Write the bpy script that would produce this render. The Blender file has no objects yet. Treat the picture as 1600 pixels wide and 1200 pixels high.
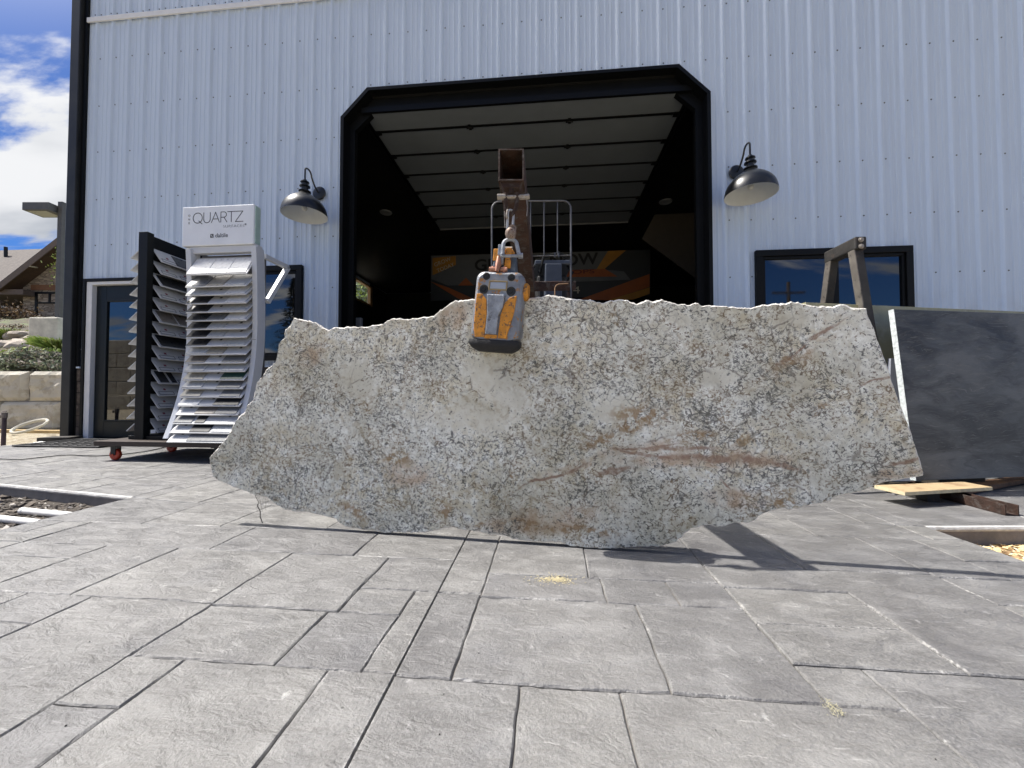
import bpy, bmesh, math, random
from mathutils import Vector, Matrix, noise
R = math.radians
random.seed(7)
scene = bpy.context.scene
COL = scene.collection

# ------------------------------------------------------------------ camera
F, CH, TH = 610.0, 0.58, R(5.3)
PITCH = math.atan(15.0 / F)
cam_d = bpy.data.cameras.new("camera")
cam_d.sensor_width = 36.0
cam_d.lens = 36.0 * F / 1600.0
cam_d.clip_start = 0.02
cam_d.clip_end = 3000
cam = bpy.data.objects.new("camera", cam_d)
COL.objects.link(cam)
cam.location = (0, 0, CH)
cam.rotation_euler = (math.pi / 2 + PITCH, 0, TH)
scene.camera = cam

# ------------------------------------------------------------------ light
SUN_EL = R(57)
sun_dir = Vector((-0.9965 * math.cos(SUN_EL), 0.0835 * math.cos(SUN_EL), math.sin(SUN_EL)))
sl = bpy.data.lights.new("sun", 'SUN')
sl.energy = 5.0
sl.angle = R(0.5)
sl.color = (1.0, 0.955, 0.89)
so = bpy.data.objects.new("sun", sl)
so.rotation_euler = sun_dir.to_track_quat('Z', 'Y').to_euler()
so.location = (-10, 2, 15)
COL.objects.link(so)

world = bpy.data.worlds.new("World")
scene.world = world
world.use_nodes = True
wt = world.node_tree
wt.nodes.clear()


class NT:
    """tiny helper for building node trees"""
    def __init__(s, tree):
        s.t = tree

    def n(s, typ, **kw):
        nd = s.t.nodes.new(typ)
        ins = kw.pop('ins', {})
        for k, v in kw.items():
            setattr(nd, k, v)
        for k, v in ins.items():
            s.set(nd.inputs[k], v)
        return nd

    def set(s, sock, v):
        if isinstance(v, bpy.types.NodeSocket):
            s.t.links.new(v, sock)
        elif isinstance(v, (tuple, list)) and len(v) == 3 and sock.type == 'RGBA':
            sock.default_value = (*v, 1)
        else:
            sock.default_value = v

    def math(s, op, a, b=0.0, c=None, clamp=False):
        nd = s.n('ShaderNodeMath', operation=op, use_clamp=clamp)
        s.set(nd.inputs[0], a)
        s.set(nd.inputs[1], b)
        if c is not None:
            s.set(nd.inputs[2], c)
        return nd.outputs[0]

    def mix(s, f, a, b, blend='MIX'):
        nd = s.n('ShaderNodeMix', data_type='RGBA', blend_type=blend)
        s.set(nd.inputs[0], f)
        s.set(nd.inputs[6], a)
        s.set(nd.inputs[7], b)
        return nd.outputs[2]

    def noise(s, vec, scale, detail=4.0, rough=0.55, dist=0.0):
        nd = s.n('ShaderNodeTexNoise', ins={'Scale': scale, 'Detail': detail, 'Roughness': rough, 'Distortion': dist})
        if vec is not None:
            s.set(nd.inputs['Vector'], vec)
        return nd.outputs['Fac']

    def noisec(s, vec, scale, detail=3.0):
        nd = s.n('ShaderNodeTexNoise', ins={'Scale': scale, 'Detail': detail})
        s.set(nd.inputs['Vector'], vec)
        return nd.outputs['Color']

    def ramp(s, f, lo, hi, a=0.0, b=1.0, smooth=True):
        nd = s.n('ShaderNodeMapRange', interpolation_type='SMOOTHSTEP' if smooth else 'LINEAR')
        s.set(nd.inputs[0], f)
        for i, v in enumerate((lo, hi, a, b)):
            s.set(nd.inputs[i + 1], v)
        return nd.outputs[0]

    def mapping(s, vec, loc=(0, 0, 0), rot=(0, 0, 0), scale=(1, 1, 1), typ='POINT'):
        nd = s.n('ShaderNodeMapping', vector_type=typ)
        s.set(nd.inputs[0], vec)
        nd.inputs[1].default_value = loc
        nd.inputs[2].default_value = rot
        nd.inputs[3].default_value = scale
        return nd.outputs[0]

    def vmath(s, op, a, b=(0, 0, 0), scale=None):
        nd = s.n('ShaderNodeVectorMath', operation=op)
        s.set(nd.inputs[0], a)
        if op != 'SCALE' and op != 'LENGTH':
            s.set(nd.inputs[1], b)
        if scale is not None:
            s.set(nd.inputs['Scale'], scale)
        return nd.outputs['Value'] if op in ('LENGTH', 'DOT_PRODUCT') else nd.outputs[0]

    def sep(s, v):
        nd = s.n('ShaderNodeSeparateXYZ')
        s.set(nd.inputs[0], v)
        return nd.outputs

    def comb(s, x, y, z):
        nd = s.n('ShaderNodeCombineXYZ')
        for i, v in enumerate((x, y, z)):
            s.set(nd.inputs[i], v)
        return nd.outputs[0]


w = NT(wt)
sky = w.n('ShaderNodeTexSky', sky_type='NISHITA')
sky.sun_disc = False
sky.sun_elevation = SUN_EL
sky.sun_rotation = R(274.8)
sky.altitude = 1400
sky.air_density = 1.25
sky.dust_density = 0.4
sky.ozone_density = 2.0
geo = w.n('ShaderNodeNewGeometry')
d = w.vmath('SCALE', geo.outputs['Incoming'], scale=-1.0)
dx, dy, dz = w.sep(d)[:3]
zz = w.math('ADD', w.math('MAXIMUM', dz, 0.0), 0.16)
cp = w.comb(w.math('DIVIDE', dx, zz), w.math('DIVIDE', dy, zz), 0.0)
cp2 = w.mapping(cp, loc=(9.298, 6.369, 0.0), rot=(0, 0, R(-32)), scale=(0.62, 1.35, 1))
c1 = w.noise(cp2, 1.25, 9, 0.55, 0.3)
dens = w.ramp(c1, 0.515, 0.585)
c2 = w.noise(w.mapping(cp2, loc=(0.12, 0.1, 0)), 0.9, 6, 0.5)
shade = w.ramp(c2, 0.38, 0.56)
ccol = w.mix(shade, (8.6, 8.7, 8.9), (4.0, 4.35, 5.0))
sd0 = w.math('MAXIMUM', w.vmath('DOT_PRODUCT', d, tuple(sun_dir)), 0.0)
glow = w.math('POWER', sd0, 26.0)     # glow added around the unseen sun to light siding ribs and paving
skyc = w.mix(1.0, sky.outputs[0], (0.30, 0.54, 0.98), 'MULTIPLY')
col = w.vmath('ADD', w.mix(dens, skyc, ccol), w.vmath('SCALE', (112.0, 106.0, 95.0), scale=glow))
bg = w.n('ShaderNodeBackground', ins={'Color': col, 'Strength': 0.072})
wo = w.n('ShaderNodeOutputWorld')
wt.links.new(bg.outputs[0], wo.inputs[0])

scene.view_settings.view_transform = 'Standard'
scene.view_settings.look = 'None'
scene.view_settings.exposure = 0.54
scene.view_settings.gamma = 1.0
scene.cycles.max_bounces = 8
scene.cycles.diffuse_bounces = 4

# ------------------------------------------------------------------ geometry of the view
cT, sT, cP, sP = math.cos(TH), math.sin(TH), math.cos(PITCH), math.sin(PITCH)


def ray(px, py):
    x = (px - 800) / F
    y = -(py - 600) / F
    fz = cP - y * sP
    uz = sP + y * cP
    return Vector((x * cT - fz * sT, x * sT + fz * cT, uz))


def onZ(px, py, z=0.0):
    r = ray(px, py)
    return Vector((0, 0, CH)) + r * ((z - CH) / r.z)


def onY(px, py, Y):
    r = ray(px, py)
    return Vector((0, 0, CH)) + r * (Y / r.y)


def onX(px, py, X):
    r = ray(px, py)
    return Vector((0, 0, CH)) + r * (X / r.x)


def cw(xc, zc, z):                                  # metres right / ahead of the viewpoint -> world
    return Vector((xc * cT - zc * sT, xc * sT + zc * cT, z))


def atd(px, py, zc):                                # point at a known distance ahead
    r = ray(px, py)
    t = zc / (-r.x * sT + r.y * cT)
    return Vector((0, 0, CH)) + r * t


# ------------------------------------------------------------------ materials
MATS = {}


def mat(name, color, rough=0.6, metal=0.0, var=0.12, vscale=8.0, bump=0.0, bscale=60.0, spec=0.5, color2=None,
        c2lo=0.45, c2hi=0.65, coat=0.0, ior=None, emit=None):
    if name in MATS:
        return MATS[name]
    m = bpy.data.materials.new(name)
    m.use_nodes = True
    t = NT(m.node_tree)
    b = m.node_tree.nodes['Principled BSDF']
    tc = t.n('ShaderNodeTexCoord').outputs['Object']
    nz = t.noise(tc, vscale, 5, 0.6)
    base = tuple(color)
    dark = tuple(c * (1 - var) for c in base)
    lite = tuple(min(1, c * (1 + var)) for c in base)
    c = t.mix(t.ramp(nz, 0.3, 0.7, 0, 1, False), dark, lite)
    if color2 is not None:
        n2 = t.noise(t.mapping(tc, loc=(5.2, 1.3, 8.8)), vscale * 2.3, 7, 0.65)
        c = t.mix(t.ramp(n2, c2lo, c2hi), c, color2)
    t.set(b.inputs['Base Color'], c)
    rr = t.math('ADD', t.math('MULTIPLY', nz, 0.2), rough - 0.1)
    t.set(b.inputs['Roughness'], rr)
    b.inputs['Metallic'].default_value = metal
    b.inputs['Specular IOR Level'].default_value = spec
    if ior:
        b.inputs['IOR'].default_value = ior
    if coat:
        b.inputs['Coat Weight'].default_value = coat
        b.inputs['Coat Roughness'].default_value = 0.05
    if bump:
        bn = t.n('ShaderNodeBump', ins={'Strength': min(1.0, bump), 'Distance': 0.01,
                                        'Height': t.noise(tc, bscale, 6, 0.65)})
        t.set(b.inputs['Normal'], bn.outputs[0])
    MATS[name] = m
    return m


# ------------------------------------------------------------------ mesh helper
class MB:
    def __init__(s):
        s.v, s.f, s.m = [], [], []

    def add(s, vs, fs, mi=0):
        o = len(s.v)
        s.v.extend([tuple(v) for v in vs])
        for f in fs:
            s.f.append([i + o for i in f])
            s.m.append(mi)

    def box(s, lo, hi, mi=0, M=None):
        x0, y0, z0 = lo
        x1, y1, z1 = hi
        vs = [Vector(p) for p in ((x0, y0, z0), (x1, y0, z0), (x1, y1, z0), (x0, y1, z0),
                                  (x0, y0, z1), (x1, y0, z1), (x1, y1, z1), (x0, y1, z1))]
        if M is not None:
            vs = [M @ v for v in vs]
        s.add(vs, [(0, 3, 2, 1), (4, 5, 6, 7), (0, 1, 5, 4), (1, 2, 6, 5), (2, 3, 7, 6), (3, 0, 4, 7)], mi)

    def hexa(s, p, mi=0):                          # p: 4 bottom + 4 top points
        s.add(p, [(0, 3, 2, 1), (4, 5, 6, 7), (0, 1, 5, 4), (1, 2, 6, 5), (2, 3, 7, 6), (3, 0, 4, 7)], mi)

    def prism(s, poly, vec, mi=0):                 # extrude polygon by vec
        n = len(poly)
        vec = Vector(vec)
        vs = [Vector(p) for p in poly] + [Vector(p) + vec for p in poly]
        fs = [list(range(n))[::-1], list(range(n, 2 * n))]
        fs += [(i, (i + 1) % n, (i + 1) % n + n, i + n) for i in range(n)]
        s.add(vs, fs, mi)

    def tube(s, pts, r, n=8, mi=0, cap=True):
        pts = [Vector(p) for p in pts]
        rs = r if isinstance(r, (list, tuple)) else [r] * len(pts)
        up = None
        rings = []
        for i, p in enumerate(pts):
            a = pts[max(0, i - 1)]
            b = pts[min(len(pts) - 1, i + 1)]
            t = (b - a).normalized()
            if up is None:
                up = t.orthogonal().normalized()
            up = (up - t * up.dot(t))
            up = up.normalized() if up.length > 1e-5 else t.orthogonal().normalized()
            q = t.cross(up)
            rings.append([p + (up * math.cos(2 * math.pi * k / n) + q * math.sin(2 * math.pi * k / n)) * rs[i] for k in range(n)])
        vs = [v for ring in rings for v in ring]
        fs = []
        for i in range(len(pts) - 1):
            for k in range(n):
                fs.append((i * n + k, i * n + (k + 1) % n, (i + 1) * n + (k + 1) % n, (i + 1) * n + k))
        if cap:
            fs.append(list(range(n))[::-1])
            fs.append([(len(pts) - 1) * n + k for k in range(n)])
        s.add(vs, fs, mi)

    def lathe(s, prof, c=(0, 0, 0), n=32, mi=0, M=None):
        c = Vector(c)
        vs = []
        for r, z in prof:
            for k in range(n):
                a = 2 * math.pi * k / n
                v = Vector((r * math.cos(a), r * math.sin(a), z))
                if M is not None:
                    v = M @ v
                vs.append(v + c)
        fs = []
        for i in range(len(prof) - 1):
            for k in range(n):
                fs.append((i * n + k, i * n + (k + 1) % n, (i + 1) * n + (k + 1) % n, (i + 1) * n + k))
        s.add(vs, fs, mi)

    def build(s, name, mats, parent=None, bevel=0.0, smooth=False, loc=None, segs=2, angle=30):
        me = bpy.data.meshes.new(name)
        me.from_pydata(s.v, [], s.f)
        if not isinstance(mats, (list, tuple)):
            mats = [mats]
        for m_ in mats:
            me.materials.append(m_)
        me.polygons.foreach_set('material_index', s.m)
        me.update()
        o = bpy.data.objects.new(name, me)
        COL.objects.link(o)
        if smooth:
            me.polygons.foreach_set('use_smooth', [True] * len(me.polygons))
            me.set_sharp_from_angle(angle=R(angle))
        if parent is not None:
            o.parent = parent
        if loc is not None:
            o.location = loc
        if bevel:
            bv = o.modifiers.new('bevel', 'BEVEL')
            bv.width = bevel
            bv.segments = segs
            bv.limit_method = 'ANGLE'
            bv.angle_limit = R(35)
            bv.harden_normals = False
        return o


def tag(o, label=None, cat=None, group=None, kind=None):
    if label:
        o['label'] = label
    if cat:
        o['category'] = cat
    if group:
        o['group'] = group
    if kind:
        o['kind'] = kind
    return o


def empty(name, loc=(0, 0, 0), rz=0.0, label=None, cat=None, group=None):
    o = bpy.data.objects.new(name, None)
    COL.objects.link(o)
    o.location = loc
    o.rotation_euler = (0, 0, rz)
    o.empty_display_size = 0.1
    return tag(o, label, cat, group)


def text_mesh(body, size, bold=0.0, align='CENTER', extrude=0.0006, space=1.0):
    cu = bpy.data.curves.new('txt', 'FONT')
    cu.body = body
    cu.size = size
    cu.offset = bold
    cu.extrude = extrude
    cu.align_x = align
    cu.align_y = 'CENTER'
    cu.space_character = space
    o = bpy.data.objects.new('txt', cu)
    COL.objects.link(o)
    bpy.context.view_layer.update()
    dg = bpy.context.evaluated_depsgraph_get()
    me = bpy.data.meshes.new_from_object(o.evaluated_get(dg))
    bpy.data.objects.remove(o)
    bpy.data.curves.remove(cu)
    return me


def put_text(name, body, size, M, material, parent, **kw):
    me = text_mesh(body, size, **kw)
    me.transform(M)
    me.materials.clear()
    me.materials.append(material)
    o = bpy.data.objects.new(name, me)
    COL.objects.link(o)
    o.parent = parent
    return o


def front(x, y, z, rot=0.0, sx=1.0):               # text matrix on a face that looks toward -Y
    return Matrix.Translation((x, y, z)) @ Matrix.Rotation(math.pi / 2, 4, 'X') @ Matrix.Rotation(rot, 4, 'Z') @ Matrix.Diagonal((sx, 1, 1, 1))


# ================================================================== STRUCTURE
# ---- ground sheet
m = bpy.data.materials.new('dirt')
m.use_nodes = True
t = NT(m.node_tree)
b = m.node_tree.nodes['Principled BSDF']
oc = t.n('ShaderNodeTexCoord').outputs['Object']
c = t.mix(t.ramp(t.noise(oc, 0.5, 8, 0.65), .35, .65), (0.20, 0.16, 0.10), (0.36, 0.30, 0.20))
c = t.mix(t.ramp(t.noise(oc, 14, 8, 0.75), .45, .62), c, (0.52, 0.47, 0.36))
t.set(b.inputs['Base Color'], c)
b.inputs['Roughness'].default_value = 0.95
t.set(b.inputs['Normal'], t.n('ShaderNodeBump', ins={'Strength': 1.0, 'Distance': 0.03, 'Height': t.noise(oc, 18, 8, 0.75)}).outputs[0])
M_DIRT = m
g = MB()
g.add([(-900, -900, -0.10), (900, -900, -0.10), (900, 900, -0.10), (-900, 900, -0.10)], [(0, 1, 2, 3)])
tag(g.build('ground', M_DIRT), kind='structure')

# ---- stamped concrete paving (stones are real raised faces with real joints)
XL, XR = -2.33, 1.64
V = [(-.925, .2, 1.36), (-.79, .2, .797), (-.46, .2, .797), (-.588, .797, 1.007), (-.562, 1.007, 1.352),
     (-1.30, .2, 1.018), (-1.508, .883, 1.018), (-1.38, 1.018, 1.36), (-1.675, .2, 1.36), (-2.055, 1.242, 1.6),
     (-2.195, 1.46, 1.6), (-.39, .797, 1.135), (-.322, .2, 1.93), (-.196, .792, 1.6), (-.057, .2, .792),
     (.138, .2, .792), (.238, .792, 1.12), (.163, 1.12, 1.262), (.361, 1.12, 1.262), (.127, 1.262, 1.6),
     (.522, .792, 1.93), (.657, .2, .905), (.867, .905, 1.24), (.845, 1.385, 1.715), (1.228, .905, 1.715),
     (1.437, 1.366, 1.715), (1.527, 1.715, 1.93), (1.092, 1.715, 1.93), (-1.815, 1.6, 1.93), (-1.435, 1.6, 1.93),
     (-1.263, 1.36, 1.6), (-.70, 1.352, 1.6), (-.95, 1.6, 1.93), (0.02, 1.6, 1.93), (1.1, .2, .905), (1.43, .905, 1.206),
     (-2.0, .2, 1.018), (-2.055, 1.018, 1.242)]
Hs = [(.663, -.925, -.79), (.797, -.925, -.322), (.792, -.322, .657), (.883, -1.675, -1.30), (1.018, -2.33, -.925),
      (1.007, -.925, -.39), (1.36, -2.33, -.925), (1.352, -.925, -.322), (1.135, -.562, -.196), (1.12, -.196, .522),
      (1.262, -.196, .522), (1.058, .522, .867), (.905, .522, 1.64), (1.24, .522, .867), (1.385, .522, 1.228),
      (1.366, 1.228, 1.64), (1.206, 1.228, 1.64), (1.715, .522, 1.64), (1.51, 1.437, 1.64), (1.6, -2.33, .522),
      (1.93, -2.33, 1.64), (1.242, -2.055, -1.675), (1.46, -2.33, -2.055), (.62, -2.33, -1.30), (.55, 1.1, 1.64), (.42, -.46, -.057)]
cells = []      # polygons as lists of (x, y)


def regions(V, Hs, x0, x1, y0, y1):
    xs = sorted(set([x0, x1] + [v[0] for v in V] + [a for h in Hs for a in h[1:] if x0 <= a <= x1]))
    ys = sorted(set([y0, y1] + [h[0] for h in Hs] + [a for v in V for a in v[1:] if y0 <= a <= y1]))
    nx, ny = len(xs) - 1, len(ys) - 1
    par = list(range(nx * ny))

    def find(a):
        while par[a] != a:
            par[a] = par[par[a]]
            a = par[a]
        return a
    for i in range(nx):
        for j in range(ny):
            cy = (ys[j] + ys[j + 1]) / 2
            cx = (xs[i] + xs[i + 1]) / 2
            if i + 1 < nx and not any(abs(v[0] - xs[i + 1]) < 1e-6 and v[1] < cy < v[2] for v in V):
                par[find(i * ny + j)] = find((i + 1) * ny + j)
            if j + 1 < ny and not any(abs(h[0] - ys[j + 1]) < 1e-6 and h[1] < cx < h[2] for h in Hs):
                par[find(i * ny + j)] = find(i * ny + j + 1)
    groups = {}
    for i in range(nx):
        for j in range(ny):
            groups.setdefault(find(i * ny + j), set()).add((i, j))
    out = []
    for gset in groups.values():
        nxt = {}
        for (i, j) in gset:
            if (i, j - 1) not in gset:
                nxt.setdefault((i, j), []).append((i + 1, j))
            if (i + 1, j) not in gset:
                nxt.setdefault((i + 1, j), []).append((i + 1, j + 1))
            if (i, j + 1) not in gset:
                nxt.setdefault((i + 1, j + 1), []).append((i, j + 1))
            if (i - 1, j) not in gset:
                nxt.setdefault((i, j + 1), []).append((i, j))
        start = min(nxt)
        loop = [start]
        cur = nxt[start][0]
        guard = 0
        while cur != start and guard < 5000:
            loop.append(cur)
            cur = nxt[cur][0]
            guard += 1
        pts = [(xs[a], ys[b_]) for a, b_ in loop]
        cl = [p for k, p in enumerate(pts) if not (
            (abs(pts[k - 1][0] - p[0]) < 1e-9 and abs(p[0] - pts[(k + 1) % len(pts)][0]) < 1e-9) or
            (abs(pts[k - 1][1] - p[1]) < 1e-9 and abs(p[1] - pts[(k + 1) % len(pts)][1]) < 1e-9))]
        out.append(cl)
    return out


cells += regions(V, Hs, XL, XR, 0.2, 1.93)
# farther field: random ashlar of the same stamp
U = 0.1165


def ashlar(x0, x1, y0, y1):
    nx = max(1, round((x1 - x0) / U))
    ny = max(1, round((y1 - y0) / U))
    ux, uy = (x1 - x0) / nx, (y1 - y0) / ny
    used = [[False] * ny for _ in range(nx)]
    sizes = [(4, 3), (3, 4), (3, 3), (5, 3), (3, 2), (4, 2), (2, 2), (2, 3), (2, 4), (1, 2), (2, 1)]
    for j in range(ny):
        for i in range(nx):
            if used[i][j]:
                continue
            random.shuffle(sizes)
            for (a, c_) in sizes + [(1, 1)]:
                if i + a <= nx and j + c_ <= ny and not any(used[i + p][j + q] for p in range(a) for q in range(c_)):
                    for p in range(a):
                        for q in range(c_):
                            used[i + p][j + q] = True
                    X0, X1, Y0, Y1 = x0 + i * ux, x0 + (i + a) * ux, y0 + j * uy, y0 + (j + c_) * uy
                    cells.append([(X0, Y0), (X1, Y0), (X1, Y1), (X0, Y1)])
                    break


ashlar(-6.05, -2.33, 1.93, 4.54)
ashlar(-2.33, -.322, 1.93, 4.54)
ashlar(-.322, XR, 1.93, 4.54)
ashlar(XR, 6.4, 1.93, 4.54)


def warp(x, y):
    f = max(0.0, min(1.0, (4.55 - y) / 2.55))
    ny_ = y
    if x < XL:
        ny_ += f * ((XL - x) * 0.175 + 0.07)
    elif y > 1.7 and x < XL + .4:
        ny_ += 0.07 * (1 - (x - XL) / .4) * f
    if x > XR:
        ny_ += f * ((x - XR) * 0.10 - 0.05)
    elif y > 1.75 and x > XR - .4:
        ny_ -= 0.05 * (1 - (XR - x) / .4) * f
    wx = x
    if abs(x + .322) < 0.004:
        wx += -.0175 * (y - 1.1)
    else:
        wx += 0.0045 * noise.noise(Vector((x * 3.1, y * 5.0, 0.3))) + 0.0022 * noise.noise(Vector((x * 9, y * 23, 4.3)))
    ny_ += 0.0045 * noise.noise(Vector((x * 5.0, y * 3.1, 7.3))) + 0.0022 * noise.noise(Vector((x * 23, y * 9, 1.3)))
    return wx, ny_


pv = MB()
crust = []
tonea = []
for poly in cells:
    n = len(poly)
    cyy = sum(p[1] for p in poly) / n
    step = 0.018 if cyy < 1.4 else (0.04 if cyy < 2.3 else 0.12)
    pts, nor = [], []
    for k in range(n):
        a, b_ = poly[k], poly[(k + 1) % n]
        z_ = poly[k - 1]
        L = math.hypot(b_[0] - a[0], b_[1] - a[1])
        m_ = max(1, int(L / step))
        dxn, dyn = (b_[0] - a[0]) / L, (b_[1] - a[1]) / L
        Lp = math.hypot(a[0] - z_[0], a[1] - z_[1])
        px_, py_ = (a[0] - z_[0]) / Lp, (a[1] - z_[1]) / Lp
        for q in range(m_):
            f = q / m_
            pts.append((a[0] + (b_[0] - a[0]) * f, a[1] + (b_[1] - a[1]) * f))
            nor.append(((-dyn - py_), (dxn + px_)) if q == 0 else (-dyn, dxn))
    seed = random.random() * 50
    hz = random.uniform(-0.0012, 0.0012)
    tx, ty = random.uniform(-.003, .003), random.uniform(-.003, .003)
    cx0 = sum(p[0] for p in poly) / n
    rings = [[], [], [], []]
    saw = [abs(p[0] + .322) < 0.004 for p in pts]
    for (p, nn, sw) in zip(pts, nor, saw):
        q = warp(*p)
        jag = noise.noise(Vector((p[0] * 14, p[1] * 14, seed)))
        jag2 = max(0.0, noise.noise(Vector((p[0] * 4, p[1] * 4, seed + 9)))) * max(0.0, noise.noise(Vector((p[0] * 45, p[1] * 45, seed))))
        gap = 0.0016 if sw else 0.0015 + 0.0009 * jag
        rim = 0.0012 if sw else 0.0022 + 0.0022 * abs(jag) + 0.02 * jag2
        z0 = hz + tx * (p[0] - cx0) + ty * (p[1] - cyy)
        for ri, (ins, z) in enumerate(((gap * .6, -0.0110), (gap, -0.0034 - .002 * jag), (gap + rim, 0.0), (gap + rim + .0045, 0.0003))):
            rings[ri].append((q[0] + nn[0] * ins, q[1] + nn[1] * ins, z0 + z))
    N = len(pts)
    vs = rings[0] + rings[1] + rings[2] + rings[3]
    tonea += [random.random()] * (4 * N)
    crust += [0.0] * N + [.8] * N + [1.0] * N + [0.0] * N
    fs = []
    for rr in range(3):
        for k in range(N):
            fs.append((rr * N + k, rr * N + (k + 1) % N, (rr + 1) * N + (k + 1) % N, (rr + 1) * N + k))
    fs.append([3 * N + k for k in range(N)])
    pv.add(vs, fs, 0)


def edge_pts(a, b_, m_=24):
    return [warp(a[0] + (b_[0] - a[0]) * k / m_, a[1] + (b_[1] - a[1]) * k / m_) for k in range(m_)]


outl = (edge_pts((XL + .0005, .2), (XR - .0005, .2)) + edge_pts((XR - .0005, .2), (XR - .0005, 1.93)) + edge_pts((XR + .0005, 1.93), (6.4, 1.93)) +
        edge_pts((6.4, 1.93), (6.4, 4.54)) + edge_pts((6.4, 4.54), (-6.05, 4.54)) + edge_pts((-6.05, 4.54), (-6.05, 1.93)) +
        edge_pts((-6.05, 1.93), (XL - .0005, 1.93)) + edge_pts((XL + .0005, 1.93), (XL + .0005, .2)))
pv.prism([(x, y, -0.16) for x, y in outl], (0, 0, 0.153), 1)
# light rounded form edge along both gravel beds
for (a, b_) in (((-6.05, 1.93), (XL - .001, 1.93)), ((XR + .001, 1.93), (6.4, 1.93))):
    e = edge_pts(a, b_, 40) + [warp(*b_)]
    pv.tube([(x, y + .006, -0.012) for x, y in e], 0.013, 8, 2)
m = bpy.data.materials.new('stamped_concrete')
m.use_nodes = True
t = NT(m.node_tree)
b = m.node_tree.nodes['Principled BSDF']
oc = t.n('ShaderNodeTexCoord').outputs['Object']
big = t.noise(oc, 1.6, 6, 0.6)
mid = t.noise(t.mapping(oc, rot=(0, 0, R(25)), scale=(1, 2.2, 1)), 6.5, 8, 0.62, 0.6)
c = t.mix(t.ramp(big, .32, .68), (0.108, 0.106, 0.105), (0.172, 0.168, 0.163))
c = t.mix(t.ramp(mid, .42, .72, 0, .7), c, (0.25, 0.247, 0.242))
c = t.mix(t.ramp(t.noise(t.mapping(oc, loc=(3, 3, 0)), 5.0, 6, 0.6, .5), .52, .72, 0, .6), c, (0.095, 0.095, 0.102))
fine = t.noise(oc, 210, 5, 0.75)
c = t.mix(t.ramp(fine, .38, .66, 0, .48, False), c, (0.34, 0.335, 0.325))
# pale trowel scratches, all dragged one way
c = t.mix(t.ramp(t.noise(t.mapping(oc, loc=(7, 1, 0)), 2.6, 5, .6, .8), .50, .70, 0, .38), c, (0.085, 0.082, 0.082))
scr = t.noise(t.mapping(oc, rot=(0, 0, R(-52)), scale=(14, 150, 1)), 1.0, 3, 0.6)
scm = t.ramp(t.noise(oc, 7, 4, .6), .42, .62)
c = t.mix(t.math('MULTIPLY', t.ramp(scr, .60, .72), t.math('MULTIPLY', scm, .55)), c, (0.46, 0.455, 0.445))
# salt bloom blotches
bl = t.noise(t.mapping(oc, loc=(9, 2, 0)), 17, 9, 0.72)
c = t.mix(t.ramp(bl, .60, .70, 0, .7), c, (0.44, 0.435, 0.425))
# tiny dark debris
pit = t.noise(oc, 75, 2, .5)
c = t.mix(t.ramp(pit, .74, .78, 0, .7), c, (0.05, 0.05, 0.05))
t.set(b.inputs['Base Color'], c)
tn = t.n('ShaderNodeAttribute', attribute_name='stone_tone').outputs['Fac']
c = t.mix(1.0, c, t.mix(tn, (0.86, 0.86, 0.875), (1.08, 1.075, 1.055)), 'MULTIPLY')
cra = t.n('ShaderNodeAttribute', attribute_name='crust').outputs['Fac']
crn = t.math('MULTIPLY', t.ramp(t.noise(oc, 4.2, 3, .6), .50, .62), t.ramp(t.noise(oc, 150, 5, .7), .46, .60))
c = t.mix(t.math('MULTIPLY', cra, t.math('MULTIPLY', crn, .75)), c, (0.48, 0.47, 0.45))
t.set(b.inputs['Base Color'], c)
t.set(b.inputs['Roughness'], t.ramp(mid, .3, .7, .33, .58))
h = t.math('ADD', t.math('MULTIPLY', t.noise(oc, 95, 8, .7), .35), t.math('MULTIPLY', t.noise(t.mapping(oc, rot=(0, 0, R(25)), scale=(1, 1.8, 1)), 14, 5, .6, .7), 1.0))
slate = t.n('ShaderNodeTexNoise', ins={'Scale': 5.0, 'Detail': 3.0, 'Distortion': 1.2})
t.set(slate.inputs['Vector'], t.mapping(oc, rot=(0, 0, R(20)), scale=(1, 1.7, 1)))
stp = t.math('MULTIPLY', t.math('FLOOR', t.math('MULTIPLY', slate.outputs['Fac'], 7.0)), 0.16)
h = t.math('ADD', h, stp)
bn = t.n('ShaderNodeBump', ins={'Strength': 1.0, 'Distance': 0.010, 'Height': h})
t.set(b.inputs['Normal'], bn.outputs[0])
M_PAVE = m
M_CONC = mat('cast_concrete_side', (0.20, 0.185, 0.17), .9, var=.25, vscale=9, bump=.6, bscale=40)
M_EDGE = mat('pale_concrete_edge', (0.50, 0.49, 0.47), .85, var=.25, vscale=30, bump=.5, bscale=80)
po_ = pv.build('paving', [M_PAVE, M_CONC, M_EDGE])
at_ = po_.data.attributes.new('crust', 'FLOAT', 'POINT')
at_.data.foreach_set('value', crust + [0.0] * (len(po_.data.vertices) - len(crust)))
at2 = po_.data.attributes.new('stone_tone', 'FLOAT', 'POINT')
at2.data.foreach_set('value', tonea + [0.5] * (len(po_.data.vertices) - len(tonea)))
tag(po_, kind='structure')


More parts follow.
